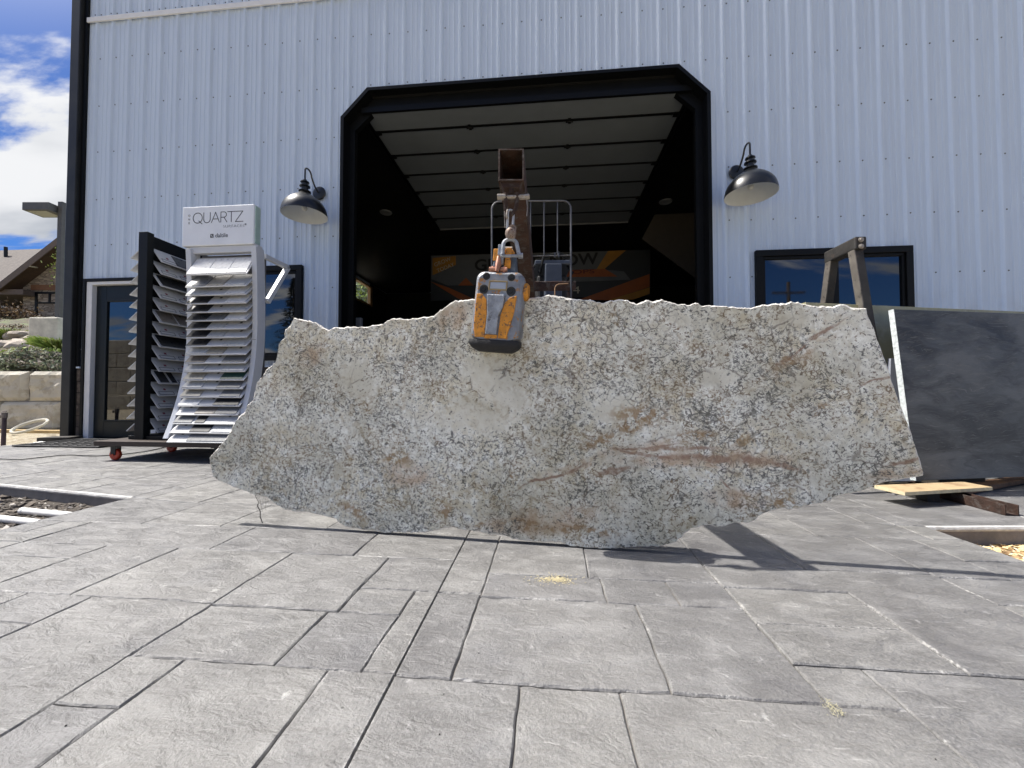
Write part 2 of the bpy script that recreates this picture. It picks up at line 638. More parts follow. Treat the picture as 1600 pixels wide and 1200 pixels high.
# ------------------------------------------------------------------ building
DY = 4.55
M_SIDE = mat('white_siding', (0.60, 0.65, 0.725), .36, var=.02, vscale=3, spec=.7)
_t = NT(M_SIDE.node_tree)
_b = M_SIDE.node_tree.nodes['Principled BSDF']
_oc = _t.n('ShaderNodeTexCoord').outputs['Object']
_st = _t.noise(_t.mapping(_oc, scale=(9, 1, .35)), 2.0, 5, .6)
_z = _t.sep(_oc)[2]
_c = _t.mix(_t.ramp(_st, .50, .78, 0, .5), (0.545, 0.635, 0.755), (0.42, 0.48, 0.56))
_low = _t.math('MULTIPLY', _t.ramp(_z, 1.9, .9, 0, .55), _t.ramp(_t.noise(_oc, 5, 6, .7), .42, .66))
_c = _t.mix(_low, _c, (0.40, 0.37, 0.32))
_t.set(_b.inputs['Base Color'], _c)
_h = _t.math('ADD', _t.math('MULTIPLY', _t.noise(_t.mapping(_oc, scale=(2.2, 1, .6)), 1.3, 2), 1.0), _t.math('MULTIPLY', _t.noise(_oc, 170, 3), .02))
_t.set(_b.inputs['Normal'], _t.n('ShaderNodeBump', ins={'Strength': .35, 'Distance': .02, 'Height': _h}).outputs[0])
M_TRIM = mat('black_trim', (0.0025, 0.003, 0.0035), .5, var=.2, spec=.22)
M_TRIMG = mat('dark_grey_metal', (0.022, 0.023, 0.023), .45, var=.3, vscale=4, spec=.3)
M_WHITE = mat('white_painted_trim', (0.66, 0.67, 0.68), .45, var=.05)
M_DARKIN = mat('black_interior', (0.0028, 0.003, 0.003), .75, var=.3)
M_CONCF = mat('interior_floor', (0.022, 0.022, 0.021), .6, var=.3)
M_SCREW = mat('screw_head', (0.10, 0.11, 0.13), .5)
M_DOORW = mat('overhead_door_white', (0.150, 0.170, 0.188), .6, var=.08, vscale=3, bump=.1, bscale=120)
M_WOOD = mat('barn_board', (0.06, 0.045, 0.034), .85, var=.5, vscale=6, bump=.6, bscale=30, color2=(0.12, 0.095, 0.075))
M_DOORG = mat('dark_door_paint', (0.006, 0.010, 0.012), .4, var=.1, spec=.3)

bld = empty('metal_building', (0, DY, 0), 0,
            'large workshop building clad in white ribbed metal with a big black framed garage opening', 'building')


def W(mb, name, mats, parent=None, **kw):          # build in world coordinates under the building
    o = mb.build(name, mats, parent or bld, **kw)
    o.matrix_parent_inverse = Matrix.Translation((0, -DY, 0)) if parent is None else Matrix.Identity(4)
    return o


HOLES = [(-6.0, -4.93, -1, 2.06, None), (-4.45, -3.02, .99, 2.165, None), (2.295, 3.882, .99, 2.16, None)]
GX0, GX1, GZ, GC0, GC1 = -2.50, 1.795, 4.295, -2.185, 1.475


def gtop(x):
    if x <= GX0 or x >= GX1:
        return None
    if x < GC0:
        return 3.97 + (GZ - 3.97) * (x - GX0) / (GC0 - GX0)
    if x > GC1:
        return 3.97 + (GZ - 3.97) * (GX1 - x) / (GX1 - GC1)
    return GZ


PER, X0 = 0.2336, -5.956
prof = []
for k in range(-1, 57):
    c0 = X0 + k * PER
    for dx_, hh in ((-.032, 0), (-.028, .003), (-.014, .020), (-.009, .024), (.009, .024), (.014, .020), (.028, .003), (.032, 0), (.078, 0), (.086, .0055), (.098, .0055), (.106, 0), (.140, 0), (.148, .0055), (.160, .0055), (.168, 0)):
        prof.append((c0 + dx_, hh))
cuts = sorted({GX0, GX1, GC0, GC1} | {h_[0] for h_ in HOLES} | {h_[1] for h_ in HOLES})
prof = [p for p in prof if -6.08 < p[0] < 7.0]
prof = [(-6.08, 0)] + prof + [(7.0, 0)]
full = []
for (a, b_) in zip(prof, prof[1:]):
    full.append(a)
    for cx in cuts:
        if a[0] + 1e-5 < cx < b_[0] - 1e-5:
            full.append((cx, a[1] + (b_[1] - a[1]) * (cx - a[0]) / (b_[0] - a[0])))
full.append(prof[-1])
sd = MB()
for (a, b_) in zip(full, full[1:]):
    mx = (a[0] + b_[0]) / 2
    ivs = [(0.93, 0.93, 5.53, 5.53), (5.53, 5.53, 7.8, 7.8)]
    ga = gtop(mx)
    for (h0, h1, z0, z1, _) in HOLES:
        if h0 < mx < h1:
            ivs[0] = (z1, z1, 5.53, 5.53)
            if z0 > .93:
                sd.add([(a[0], DY - a[1], .93), (b_[0], DY - b_[1], .93), (b_[0], DY - b_[1], z0), (a[0], DY - a[1], z0)], [(0, 1, 2, 3)])
    if ga is not None:
        ta, tb = gtop(max(a[0], GX0 + 1e-6)), gtop(min(b_[0], GX1 - 1e-6))
        ivs[0] = (ta, tb, 5.53, 5.53)
    for (za, zb, zc_, zd) in ivs:
        sd.add([(a[0], DY - a[1], za), (b_[0], DY - b_[1], zb), (b_[0], DY - b_[1], zd), (a[0], DY - a[1], zc_)], [(0, 1, 2, 3)])
rows = [5.62, 5.025, 4.388, 3.764, 3.134, 2.527, 1.881, 1.26]
for k in range(0, 56):
    for zr in rows:
        for dx_ in ((.045,) if zr != 5.62 else (.045, -.045)):
            x = X0 + k * PER + dx_
            if any(h0 - .03 < x < h1 + .03 and z0 < zr < z1 for h0, h1, z0, z1, _ in HOLES):
                continue
            gt = gtop(x)
            if (gt is not None and zr < gt + .06) or (GX0 - .06 < x < GX1 + .06 and zr < 4.3) or x > 6.9:
                continue
            zz_ = zr + random.uniform(-.006, .006)
            sd.lathe([(0.0085, 0), (0.0085, .002), (0.005, .003), (0.0045, .006), (0.0001, .0062)], (x, DY - .0004, zz_), 8, 1,
                     Matrix.Rotation(math.pi / 2, 3, 'X'))
W(sd, 'siding', [M_SIDE, M_SCREW])
# upper seam flashing
tr = MB()
tr.box((-6.08, DY - .040, 5.50), (7.0, DY - .0215, 5.565))
W(tr, 'flashing', M_WHITE, bevel=.004)
# sides, back and roof
m_ext = MB()
wy0, wy1, wz0, wz1 = 11.2, 12.62, 3.50, 4.16
m_ext.box((-6.08, DY + .001, -.1), (-6.0, wy0, 7.8))
m_ext.box((-6.08, wy0, -.1), (-6.0, wy1, wz0))
m_ext.box((-6.08, wy0, wz1), (-6.0, wy1, 7.8))
m_ext.box((-6.08, wy1, -.1), (-6.0, 17.0, 7.8))
m_ext.box((6.92, DY + .001, -.1), (7.0, 17.0, 7.8))
m_ext.box((-6.0, 16.92, -.1), (6.92, 17.0, 7.8))
W(m_ext, 'outer_wall', M_SIDE)
rf = MB()
rf.hexa([(-6.4, DY - .12, 7.8), (.5, DY - .12, 8.9), (.5, 17.3, 8.9), (-6.4, 17.3, 7.8), (-6.4, DY - .12, 7.9), (.5, DY - .12, 9.0), (.5, 17.3, 9.0), (-6.4, 17.3, 7.9)])
rf.hexa([(.5, DY - .12, 8.9), (7.4, DY - .12, 7.8), (7.4, 17.3, 7.8), (.5, 17.3, 8.9), (.5, DY - .12, 9.0), (7.4, DY - .12, 7.9), (7.4, 17.3, 7.9), (.5, 17.3, 9.0)])
rf.prism([(-6.08, DY, 7.8), (7.0, DY, 7.8), (.5, DY, 8.85)], (0, .08, 0))
W(rf, 'roof', M_TRIMG)
# interior lining
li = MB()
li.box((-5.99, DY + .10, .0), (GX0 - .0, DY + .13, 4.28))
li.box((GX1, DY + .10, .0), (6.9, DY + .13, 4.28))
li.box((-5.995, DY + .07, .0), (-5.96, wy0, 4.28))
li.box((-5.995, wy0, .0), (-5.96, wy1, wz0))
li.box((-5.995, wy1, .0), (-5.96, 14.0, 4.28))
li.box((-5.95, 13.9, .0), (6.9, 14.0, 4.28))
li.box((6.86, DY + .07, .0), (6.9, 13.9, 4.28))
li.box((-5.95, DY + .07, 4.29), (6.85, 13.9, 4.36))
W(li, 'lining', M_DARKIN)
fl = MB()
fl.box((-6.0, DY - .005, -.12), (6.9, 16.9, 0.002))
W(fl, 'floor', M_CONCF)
# corner: black corner trim and grey box downspout
ct = MB()
ct.box((-6.128, DY - .030, -.02), (-6.083, DY + .06, 7.8))
W(ct, 'corner_trim', M_TRIM, bevel=.003)
ds = MB()
ds.box((-6.262, DY - .075, -.03), (-6.131, DY + .035, 7.7))
W(ds, 'downspout', M_TRIMG, bevel=.008)
# wainscot of barn boards
for (xa, xb) in ((-6.08, -6.03), (-4.88, GX0 - .06), (GX1 + .06, 6.98)):
    wa = MB()
    z = 0.0
    while z < .90:
        hgt = .145
        x = xa
        while x < xb - .01:
            L = min(random.uniform(.9, 2.2), xb - x)
            off = random.uniform(0, .008)
            wa.box((x + .001, DY - .034 - off, z + .003), (x + L - .001, DY - .004, min(z + hgt, .905)), 0)
            x += L
        z += hgt + .003
    W(wa, 'wainscot', M_WOOD, bevel=.003)
for (xa, xb) in ((-6.08, -6.03), (-4.88, GX0 - .06), (GX1 + .06, 6.98)):
    wc = MB()
    wc.box((xa, DY - .052, .907), (xb, DY - .002, .928))
    W(wc, 'ledge', M_SIDE, bevel=.002)
# garage opening surround (front face + deep reveal)
gi = [(GX0, 0), (GX0, 3.97), (GC0, GZ), (GC1, GZ), (GX1, 3.97), (GX1, 0)]
go_ = [(-2.54, 0), (-2.54, 3.99), (-2.205, 4.333), (1.492, 4.333), (1.834, 3.99), (1.834, 0)]
inn = [(-2.425, 0), (-2.425, 3.90), (-2.135, 4.165), (1.425, 4.165), (1.715, 3.90), (1.715, 0)]
sr = MB()
for k in range(5):
    a, b_ = go_[k], go_[k + 1]
    c_, d_ = inn[k], inn[k + 1]
    e_, f_ = gi[k], gi[k + 1]
    y0, y1 = DY - .040, DY - .002
    # face flange
    sr.add([(a[0], y0, a[1]), (b_[0], y0, b_[1]), (f_[0], y0, f_[1]), (e_[0], y0, e_[1])], [(0, 1, 2, 3)])
    sr.add([(a[0], y0, a[1]), (b_[0], y0, b_[1]), (b_[0], y1, b_[1]), (a[0], y1, a[1])], [(0, 3, 2, 1)])
    # reveal stepping in to the inner track frame
    sr.add([(e_[0], y0, e_[1]), (f_[0], y0, f_[1]), (f_[0], DY + .10, f_[1]), (e_[0], DY + .10, e_[1])], [(0, 1, 2, 3)])
    sr.add([(e_[0], DY + .10, e_[1]), (f_[0], DY + .10, f_[1]), (d_[0], DY + .10, d_[1]), (c_[0], DY + .10, c_[1])], [(0, 1, 2, 3)])
    sr.add([(c_[0], DY + .10, c_[1]), (d_[0], DY + .10, d_[1]), (d_[0], DY + .17, d_[1]), (c_[0], DY + .17, c_[1])], [(0, 1, 2, 3)])
W(sr, 'opening_trim', M_TRIM)
# raised sectional door
od = empty('overhead_door', (0, 0, 0))
od.parent = bld
od.matrix_parent_inverse = Matrix.Translation((0, -DY, 0))
dm = MB()
seams = [4.635, 4.985, 5.51, 6.03, 6.555, 7.08, 7.60, 8.09]
for a, b_ in zip(seams, seams[1:]):
    dm.box((-2.30, a + .006, 4.10), (1.64, b_ - .012, 4.145))
o = dm.build('panels', M_DOORW, od, bevel=.004)
hw = MB()
for s_ in seams[1:-1]:
    hw.box((-2.30, s_ - .022, 4.088), (1.64, s_ + .010, 4.099))
    for xx in (-1.02, .28):
        hw.box((xx - .045, s_ - .03, 4.078), (xx + .045, s_ + .02, 4.087))
        hw.box((xx - .018, s_ - .055, 4.080), (xx + .018, s_ + .045, 4.0865))
        hw.tube([(xx - .03, s_ - .006, 4.074), (xx + .03, s_ - .006, 4.074)], .008, 8)
    for xx in (-2.27, 1.61):
        hw.box((xx - .04, s_ - .04, 4.070), (xx + .04, s_ + .03, 4.087))
hw.build('hinges', M_TRIM, od)
for sx, xx in ((-1, -2.36), (1, 1.70)):
    tk = MB()
    tk.box((xx - .004, 4.75, 4.04), (xx + .004, 8.30, 4.16))
    tk.box((min(xx, xx - sx * .05), 4.75, 4.03), (max(xx, xx - sx * .05), 8.30, 4.038))
    for k in range(14):
        yy = 4.85 + k * .25
        tk.box((xx + sx * .004 - .01, yy, 4.05), (xx + sx * .004 + .01, yy + .06, 4.13))
    tk.build('track', M_TRIM, od)
bt = MB()
bt.box((-2.32, 4.60, 4.088), (1.66, 4.636, 4.155))
bt.build('top_seal', M_TRIM, od)
bt = MB()
bt.box((-2.30, 8.10, 4.085), (1.64, 8.13, 4.15))
bt.build('bottom_seal', mat('pale_seal', (0.20, 0.205, 0.21), .5), od)

# glass used in windows and doors: dark room behind, strong sky mirror
M_GLASS = bpy.data.materials.new('window_glass')
M_GLASS.use_nodes = True
t = NT(M_GLASS.node_tree)
b = M_GLASS.node_tree.nodes['Principled BSDF']
b.inputs['Base Color'].default_value = (0.004, 0.005, 0.006, 1)
b.inputs['IOR'].default_value = 2.05
oc = t.n('ShaderNodeTexCoord').outputs['Object']
t.set(b.inputs['Roughness'], t.ramp(t.noise(oc, 4, 5, .6), .4, .8, .01, .06))
t.set(b.inputs['Normal'], t.n('ShaderNodeBump', ins={'Strength': .04, 'Distance': .02, 'Height': t.noise(oc, 1.6, 1)}).outputs[0])


def window(x0, x1, z0, z1, fw, mull=None):
    o = MB()
    f = fw
    y0, y1 = DY - .045, DY + .03
    o.box((x0, y0, z1 - f), (x1, y1, z1))
    o.box((x0, y0, z0), (x1, y1, z0 + f))
    o.box((x0, y0, z0 + f), (x0 + f, y1, z1 - f))
    o.box((x1 - f, y0, z0 + f), (x1, y1, z1 - f))
    # inner sash step
    g_ = .032
    o.box((x0 + f, y0 + .02, z1 - f - g_), (x1 - f, y1, z1 - f))
    o.box((x0 + f, y0 + .02, z0 + f), (x1 - f, y1, z0 + f + g_))
    o.box((x0 + f, y0 + .02, z0 + f + g_), (x0 + f + g_, y1, z1 - f - g_))
    o.box((x1 - f - g_, y0 + .02, z0 + f + g_), (x1 - f, y1, z1 - f - g_))
    if mull:
        o.box((mull - .045, y0 + .012, z0 + f + g_), (mull + .045, y1, z1 - f - g_))
    wf = W(o, 'window', M_TRIM, bevel=.004)
    p = MB()
    xs_ = [x0 + f + g_, x1 - f - g_] if not mull else [x0 + f + g_, mull - .045, mull + .045, x1 - f - g_]
    for k in range(0, len(xs_), 2):
        p.box((xs_[k], DY - .005, z0 + f + g_), (xs_[k + 1], DY + .002, z1 - f - g_))
    W(p, 'pane', M_GLASS, parent=wf)
    return wf


window(-4.45, -3.018, .99, 2.168, .065, None)
window(2.292, 3.885, .99, 2.165, .07, 3.10)
# entrance door with white jamb
jb = MB()
for (xa, xb, za, zb) in ((-5.985, -5.905, 0, 2.035), (-5.025, -4.945, 0, 2.035), (-5.905, -5.025, 1.995, 2.035)):
    jb.box((xa, DY - .03, za), (xb, DY + .08, zb))
W(jb, 'door_frame', M_WHITE, bevel=.004)
jc = MB()
for (xa, xb, za, zb) in ((-6.025, -5.988, 0, 2.075), (-4.942, -4.905, 0, 2.075), (-5.988, -4.942, 2.038, 2.075)):
    jc.box((xa, DY - .042, za), (xb, DY + .02, zb))
W(jc, 'door_casing', M_TRIM, bevel=.003)
dr = MB()
y0, y1 = DY + .02, DY + .06
dr.box((-5.900, y0, .01), (-5.755, y1, 1.99))
dr.box((-5.175, y0, .01), (-5.030, y1, 1.99))
dr.box((-5.755, y0, 1.80), (-5.175, y1, 1.99))
dr.box((-5.755, y0, .01), (-5.175, y1, .22))
for q in ((-5.755, -5.735, .22, 1.80), (-5.195, -5.175, .22, 1.80), (-5.735, -5.195, 1.78, 1.80), (-5.735, -5.195, .22, .24)):
    dr.box((q[0], y0 - .008, q[2]), (q[1], y1 - .01, q[3]))
door = W(dr, 'door', M_DOORG, bevel=.004)
dp = MB()
dp.box((-5.735, DY + .030, .24), (-5.195, DY + .036, 1.78))
W(dp, 'pane', M_GLASS, parent=door)
dh = MB()
dh.tube([(-5.10, DY + .02, 1.0), (-5.10, DY - .03, 1.0), (-5.22, DY - .035, 1.0)], .011, 8)
dh.box((-5.125, DY + .008, .93), (-5.075, DY + .02, 1.13))
W(dh, 'handle', M_TRIMG, parent=door)
# high window in the left interior wall
M_FIR = mat('pine_frame', (0.34, 0.20, 0.08), .7, var=.2, vscale=20)
hwf = MB()
hwf.box((-6.0, wy0, wz0), (-5.90, wy0 + .10, wz1))
hwf.box((-6.0, wy1 - .16, wz0), (-5.90, wy1, wz1))
hwf.box((-6.0, wy0 + .10, wz0), (-5.90, wy1 - .16, wz0 + .05))
hwf.box((-6.0, wy0 + .10, wz1 - .05), (-5.90, wy1 - .16, wz1))
hwo = W(hwf, 'window', M_FIR)
gp = MB()
gp.box((-6.04, wy0 + .10, wz0 + .05), (-6.035, wy1 - .16, wz1 - .05))
M_CLEAR = bpy.data.materials.new('clear_glass')
M_CLEAR.use_nodes = True
bb = M_CLEAR.node_tree.nodes['Principled BSDF']
bb.inputs['Base Color'].default_value = (.92, .95, .95, 1)
bb.inputs['Transmission Weight'].default_value = 1
bb.inputs['Roughness'].default_value = 0.0
bb.inputs['IOR'].default_value = 1.05
W(gp, 'pane', M_CLEAR, parent=hwo)
# flush ceiling cans
for q in ((603, 332), (1040, 315)):
    p = onZ(*q, z=4.285)
    cn = MB()
    cn.lathe([(.001, -.012), (.075, -.012), (.085, -.02), (.115, -.018), (.125, 0), (.001, 0)], (p.x, p.y, 4.288), 28)
    W(cn, 'ceiling_can', mat('can_trim', (0.30, 0.31, 0.31), .5), smooth=True)

# ================================================================== SLAB
SA = math.atan2(-0.0835, 0.9965)
sd_ = Vector((0.9965, -0.0835, 0))
sn_ = Vector((0.0835, 0.9965, 0))                 # away from viewer
p0 = Vector((-1.357, 1.631, 0)) - sn_ * 0.012


def onS(px, py, off=0.0):                          # (u, v) in the slab's plane
    r = ray(px, py)
    q = p0 + sn_ * off
    tt = (q.x * sn_.x + q.y * sn_.y) / (r.x * sn_.x + r.y * sn_.y)
    P = Vector((0, 0, CH)) + r * tt
    return (P - q).dot(sd_), P.z


def SW(u, v, off=0.0):                             # slab frame -> world
    return p0 + sd_ * u + sn_ * off + Vector((0, 0, v))


OUT = """458.3,496.7 452.5,508.3 445,515 443.3,527.5 435,536.7 433.3,550 430.8,563 424,571.3 416.7,575.8 410.8,585 400,598.3
397.5,611.7 395,625 385.8,633.3 381.7,643.3 371.7,651.7 365.8,660 360.8,671 352,686 341,698 332,709 326.4,714 328,724 331,742
340,751 350,755 366,762 380,767 400,774.4 416,777 429,787 444,796 460,799.6 480,801 500,805 524,811 534,821 546,825 570,829
586,830 600,832 630,833 662.5,833 672,831 686,828 698.6,825 711,824.6 722,828.4 732.6,829.3 747.5,831 764.5,835.7 783.6,836.3
798.5,841.6 811,844.4 832.5,846.3 875,847.6 892,853.3 917.5,856 938.8,856.5 962.5,857 996,855 1030,855.2 1057,847 1070.5,833.4
1079.5,826.6 1106.5,821 1120,823.7 1131,824 1147,817.6 1174,816.5 1178.5,813 1190,805 1205.5,798 1223.5,794.7 1237,796.7
1255,792 1273,788.4 1299,784 1301,777.6 1325,773 1351,766.8 1381,753.8 1390,752.7 1444,744 1445,738.6 1441,726.7 1434.4,706
1425,677 1415.8,651.5 1405.5,625.7 1392.6,589.5 1384.8,561 1372,530 1366.7,512 1356.4,490 1355,481.5 1333,480.5 1320,474.5
1302,478 1276,478.4 1261,475.8 1248,471 1232,473 1209,474.5 1188.5,477 1173,481 1144.6,479 1108,477 1095.5,477 1086,472.8
1073,476 1060,474.7 1035.6,468.4 1022.5,470.6 1009,468.7 996,474.4 979.4,468.7 970,467 951,469.7 942,472.5 930.6,471.5
923,466.5 912,467.8 889,465 867,461.6 857.5,460.3 844.4,464 820,466 790,467 765,466.5 740,467 728,467.6 710,469.6 700,476
686,485 678,493 660,495.6 648,497 638,498 624,497 610,498 598,505.6 584,508 570,511 558,510 541.7,509.7 535,511.7 520,511.7
511.7,515.8 505,511.7 493,504 477.5,500.3"""
ctrl = [onS(*map(float, s_.split(','))) for s_ in OUT.split()]
ctrl = [(u, max(v, .003)) for u, v in ctrl]
pts = []
for k in range(len(ctrl)):
    a, b_ = ctrl[k], ctrl[(k + 1) % len(ctrl)]
    L = math.hypot(a[0] - b_[0], a[1] - b_[1])
    m_ = max(1, int(L / .005))
    straight = b_[0] > 2.35 and a[0] > 2.35 and a[1] < .90
    for q in range(m_):
        f = q / m_
        u, v = a[0] + (b_[0] - a[0]) * f, a[1] + (b_[1] - a[1]) * f
        amp = .0006 if straight else .0042
        u += amp * (noise.noise(Vector((u * 60, v * 60, 1))) + .6 * noise.noise(Vector((u * 150, v * 150, 5))))
        v += amp * (noise.noise(Vector((u * 60, v * 60, 9))) + .6 * noise.noise(Vector((u * 150, v * 150, 3))))
        pts.append((u, v))
pts = pts[::-1]                                    # counter clockwise seen from the front? fixed below
area = sum(pts[k][0] * pts[(k + 1) % len(pts)][1] - pts[(k + 1) % len(pts)][0] * pts[k][1] for k in range(len(pts)))
if area < 0:
    pts = pts[::-1]
N = len(pts)
nrm = []
for k in range(N):
    a, b_ = pts[k - 3], pts[(k + 3) % N]
    dx_, dy_ = b_[0] - a[0], b_[1] - a[1]
    L = math.hypot(dx_, dy_) or 1
    nrm.append((-dy_ / L, dx_ / L))                # inward for CCW
TK = 0.030
sb = MB()


def nz(k, s_, f=40):
    return noise.noise(Vector((pts[k][0] * f, pts[k][1] * f, s_)))


ring_f, ring_1, ring_2, ring_b = [], [], [], []
for k in range(N):
    u, v = pts[k]
    i_, j_ = nrm[k]
    chip = .0028 + .006 * abs(nz(k, 2.2, 35)) + .016 * max(0, nz(k, 8.2, 9)) * abs(nz(k, 4.1, 70))
    if v < .012:
        chip = .002
    ring_f.append((u + i_ * chip, 0, v + j_ * chip))
    dep = TK * (.17 + .12 * nz(k, 6.6, 30))
    e1 = .001 * nz(k, 3.3, 90)
    ring_1.append((u - i_ * e1, dep, v - j_ * e1))
    e2 = .002 + .005 * nz(k, 7.7, 45)
    ring_2.append((u + i_ * e2, TK * (.7 + .12 * nz(k, 1.1, 30)), v + j_ * e2))
    ring_b.append((u + i_ * .008, TK, v + j_ * .008))
fs, ms = [], []
vs = ring_f + ring_1 + ring_2 + ring_b
for rr in range(3):
    for k in range(N):
        fs.append((rr * N + k, (rr + 1) * N + k, (rr + 1) * N + (k + 1) % N, rr * N + (k + 1) % N))
sb.add(vs, fs, 1)
sb.add(ring_f, [list(range(N))], 0)
sb.add(ring_b, [list(range(N))[::-1]], 1)

# granite
m = bpy.data.materials.new('granite')
m.use_nodes = True
t = NT(m.node_tree)
b = m.node_tree.nodes['Principled BSDF']
oc = t.n('ShaderNodeTexCoord').outputs['Object']
P2 = t.mapping(oc, scale=(1, 0.0, 1))
wob = t.vmath('SUBTRACT', t.noisec(P2, 5.0, 4), (0.5, 0.5, 0.5))
PD = t.vmath('ADD', P2, t.vmath('SCALE', wob, scale=0.10))
wob2 = t.vmath('SUBTRACT', t.noisec(P2, 24.0, 3), (0.5, 0.5, 0.5))
PF = t.vmath('ADD', t.vmath('ADD', P2, t.vmath('SCALE', wob, scale=0.05)), t.vmath('SCALE', wob2, scale=0.022))


def blob(px, py, rx, ry, ang=0.0, soft=(1.0, .35), pos=None):
    """1 inside a (wobbly) ellipse centred where that mark lies on the stone; radii in metres"""
    u, v = onS(px, py)
    mp = t.mapping(pos if pos is not None else PF, loc=(u, 0, v), rot=(0, R(-ang), 0), scale=(rx, 1, ry), typ='TEXTURE')
    return t.ramp(t.vmath('LENGTH', mp), soft[1], soft[0], 1.0, 0.0)


def fsum(lst):
    a = lst[0]
    for x_ in lst[1:]:
        a = t.math('MAXIMUM', a, x_)
    return a


base = t.mix(t.ramp(t.noise(PD, 3.2, 4), .38, .62), (0.70, 0.695, 0.65), (0.66, 0.61, 0.49))
base = t.mix(t.ramp(t.noise(PF, 26, 6, .65), .40, .66), base, (0.88, 0.885, 0.86))
base = t.mix(t.ramp(t.noise(t.mapping(PF, loc=(4, 0, 4)), 11, 5, .6), .50, .70, 0, .6), base, (0.55, 0.50, 0.39))
base = t.mix(t.ramp(t.noise(t.mapping(PF, loc=(1, 0, 7)), 70, 3, .6), .45, .62, 0, .4), base, (0.50, 0.485, 0.45))
smooth_ = fsum([blob(760, 640, .26, .13, 10), blob(560, 590, .12, .10, -40), blob(690, 480, .12, .05), blob(770, 590, .16, .12), blob(960, 640, .10, .06, 20),
                blob(1120, 590, .10, .04), blob(1230, 500, .08, .035), blob(1060, 500, .07, .03), blob(1240, 600, .07, .06)])
smooth_ = t.math('MULTIPLY', smooth_, t.ramp(t.noise(PF, 13, 4, .6), .30, .50))
base = t.mix(t.math('MULTIPLY', smooth_, .8), base, (0.66, 0.635, 0.56))
# beige / peach zones
peach = fsum([blob(705, 495, .10, .07, 30), blob(487, 555, .10, .06, 40), blob(1100, 720, .42, .035, 3), blob(1000, 700, .20, .03, 12), blob(640, 740, .14, .07, 0),
              blob(1400, 742, .12, .025, 12), blob(830, 820, .30, .06, 4), blob(1150, 780, .14, .05)])
base = t.mix(t.math('MULTIPLY', peach, t.ramp(t.noise(PF, 16, 5, .6), (.35), .6, .2, .85)), base, (0.50, 0.37, 0.265))
# flecks: short angular dark strokes (broken crystal outlines) at two sizes
reg = t.ramp(t.noise(t.mapping(PD, loc=(2, 0, 9)), 4.0, 5, .65), .36, .64, .565, .475)
reg = t.math('ADD', reg, t.math('MULTIPLY', smooth_, .13))
lz = fsum([blob(640, 590, .24, .16, -10), blob(1180, 650, .30, .20, 20), blob(940, 760, .30, .08), blob(430, 720, .30, .2)])
reg = t.math('SUBTRACT', reg, t.math('MULTIPLY', lz, .035))


def strokes_(sc, wdt, msc, loc, add):
    v_ = t.n('ShaderNodeTexVoronoi', feature='DISTANCE_TO_EDGE', ins={'Scale': sc, 'Randomness': 1.0})
    t.set(v_.inputs['Vector'], t.mapping(PF, loc=loc, rot=(0, R(38), 0), scale=(1, 1, 1.55)))
    e_ = t.ramp(v_.outputs['Distance'], wdt * .35, wdt, 1, 0)
    k_ = t.ramp(t.math('SUBTRACT', t.noise(t.mapping(PF, loc=loc), msc, 3, .6), t.math('ADD', reg, add)), 0.0, .05)
    return t.math('MULTIPLY', e_, k_)


fl1 = strokes_(50, .15, 60, (0, 0, 0), .015)
fl2 = strokes_(105, .24, 95, (3, 0, 5), .015)
fl3 = t.ramp(t.math('SUBTRACT', t.noise(t.mapping(PF, rot=(0, R(35), 0), scale=(1, 1, 1.9)), 120, 3, .6), t.math('ADD', reg, .10)), 0, .03)
flk = t.math('MAXIMUM', fl1, t.math('MAXIMUM', t.math('MULTIPLY', fl2, .8), t.math('MULTIPLY', fl3, .8)))
tone = t.mix(t.ramp(t.noise(PD, 9, 4), .46, .62), (0.050, 0.050, 0.052), (0.18, 0.115, 0.055))
base = t.mix(t.math('MULTIPLY', flk, .88), base, tone)
# crackle network, strong right of the clamp
vor = t.n('ShaderNodeTexVoronoi', feature='DISTANCE_TO_EDGE', ins={'Scale': 30.0})
t.set(vor.inputs['Vector'], t.mapping(PF, scale=(1, 1, 1.0)))
crk = t.ramp(vor.outputs['Distance'], 0.015, .075, 1, 0)
cm = fsum([blob(930, 510, .36, .09, -4, (1.2, .5)), blob(1180, 520, .25, .06), blob(1160, 720, .25, .14), blob(1000, 610, .2, .1), blob(800, 490, .15, .05)])
cm = t.math('MULTIPLY', cm, t.ramp(t.noise(PF, 20, 4, .65), .42, .56))
base = t.mix(t.math('MULTIPLY', t.math('MULTIPLY', crk, cm), .8), base, (0.11, 0.10, 0.09))
vor2 = t.n('ShaderNodeTexVoronoi', feature='DISTANCE_TO_EDGE', ins={'Scale': 6.0})
t.set(vor2.inputs['Vector'], PF)
ln = t.math('MULTIPLY', t.ramp(vor2.outputs['Distance'], 0.004, .02, 1, 0), t.ramp(t.noise(t.mapping(PF, loc=(8, 0, 8)), 7, 3), .48, .60))
base = t.mix(t.math('MULTIPLY', ln, .6), base, (0.13, 0.10, 0.085))
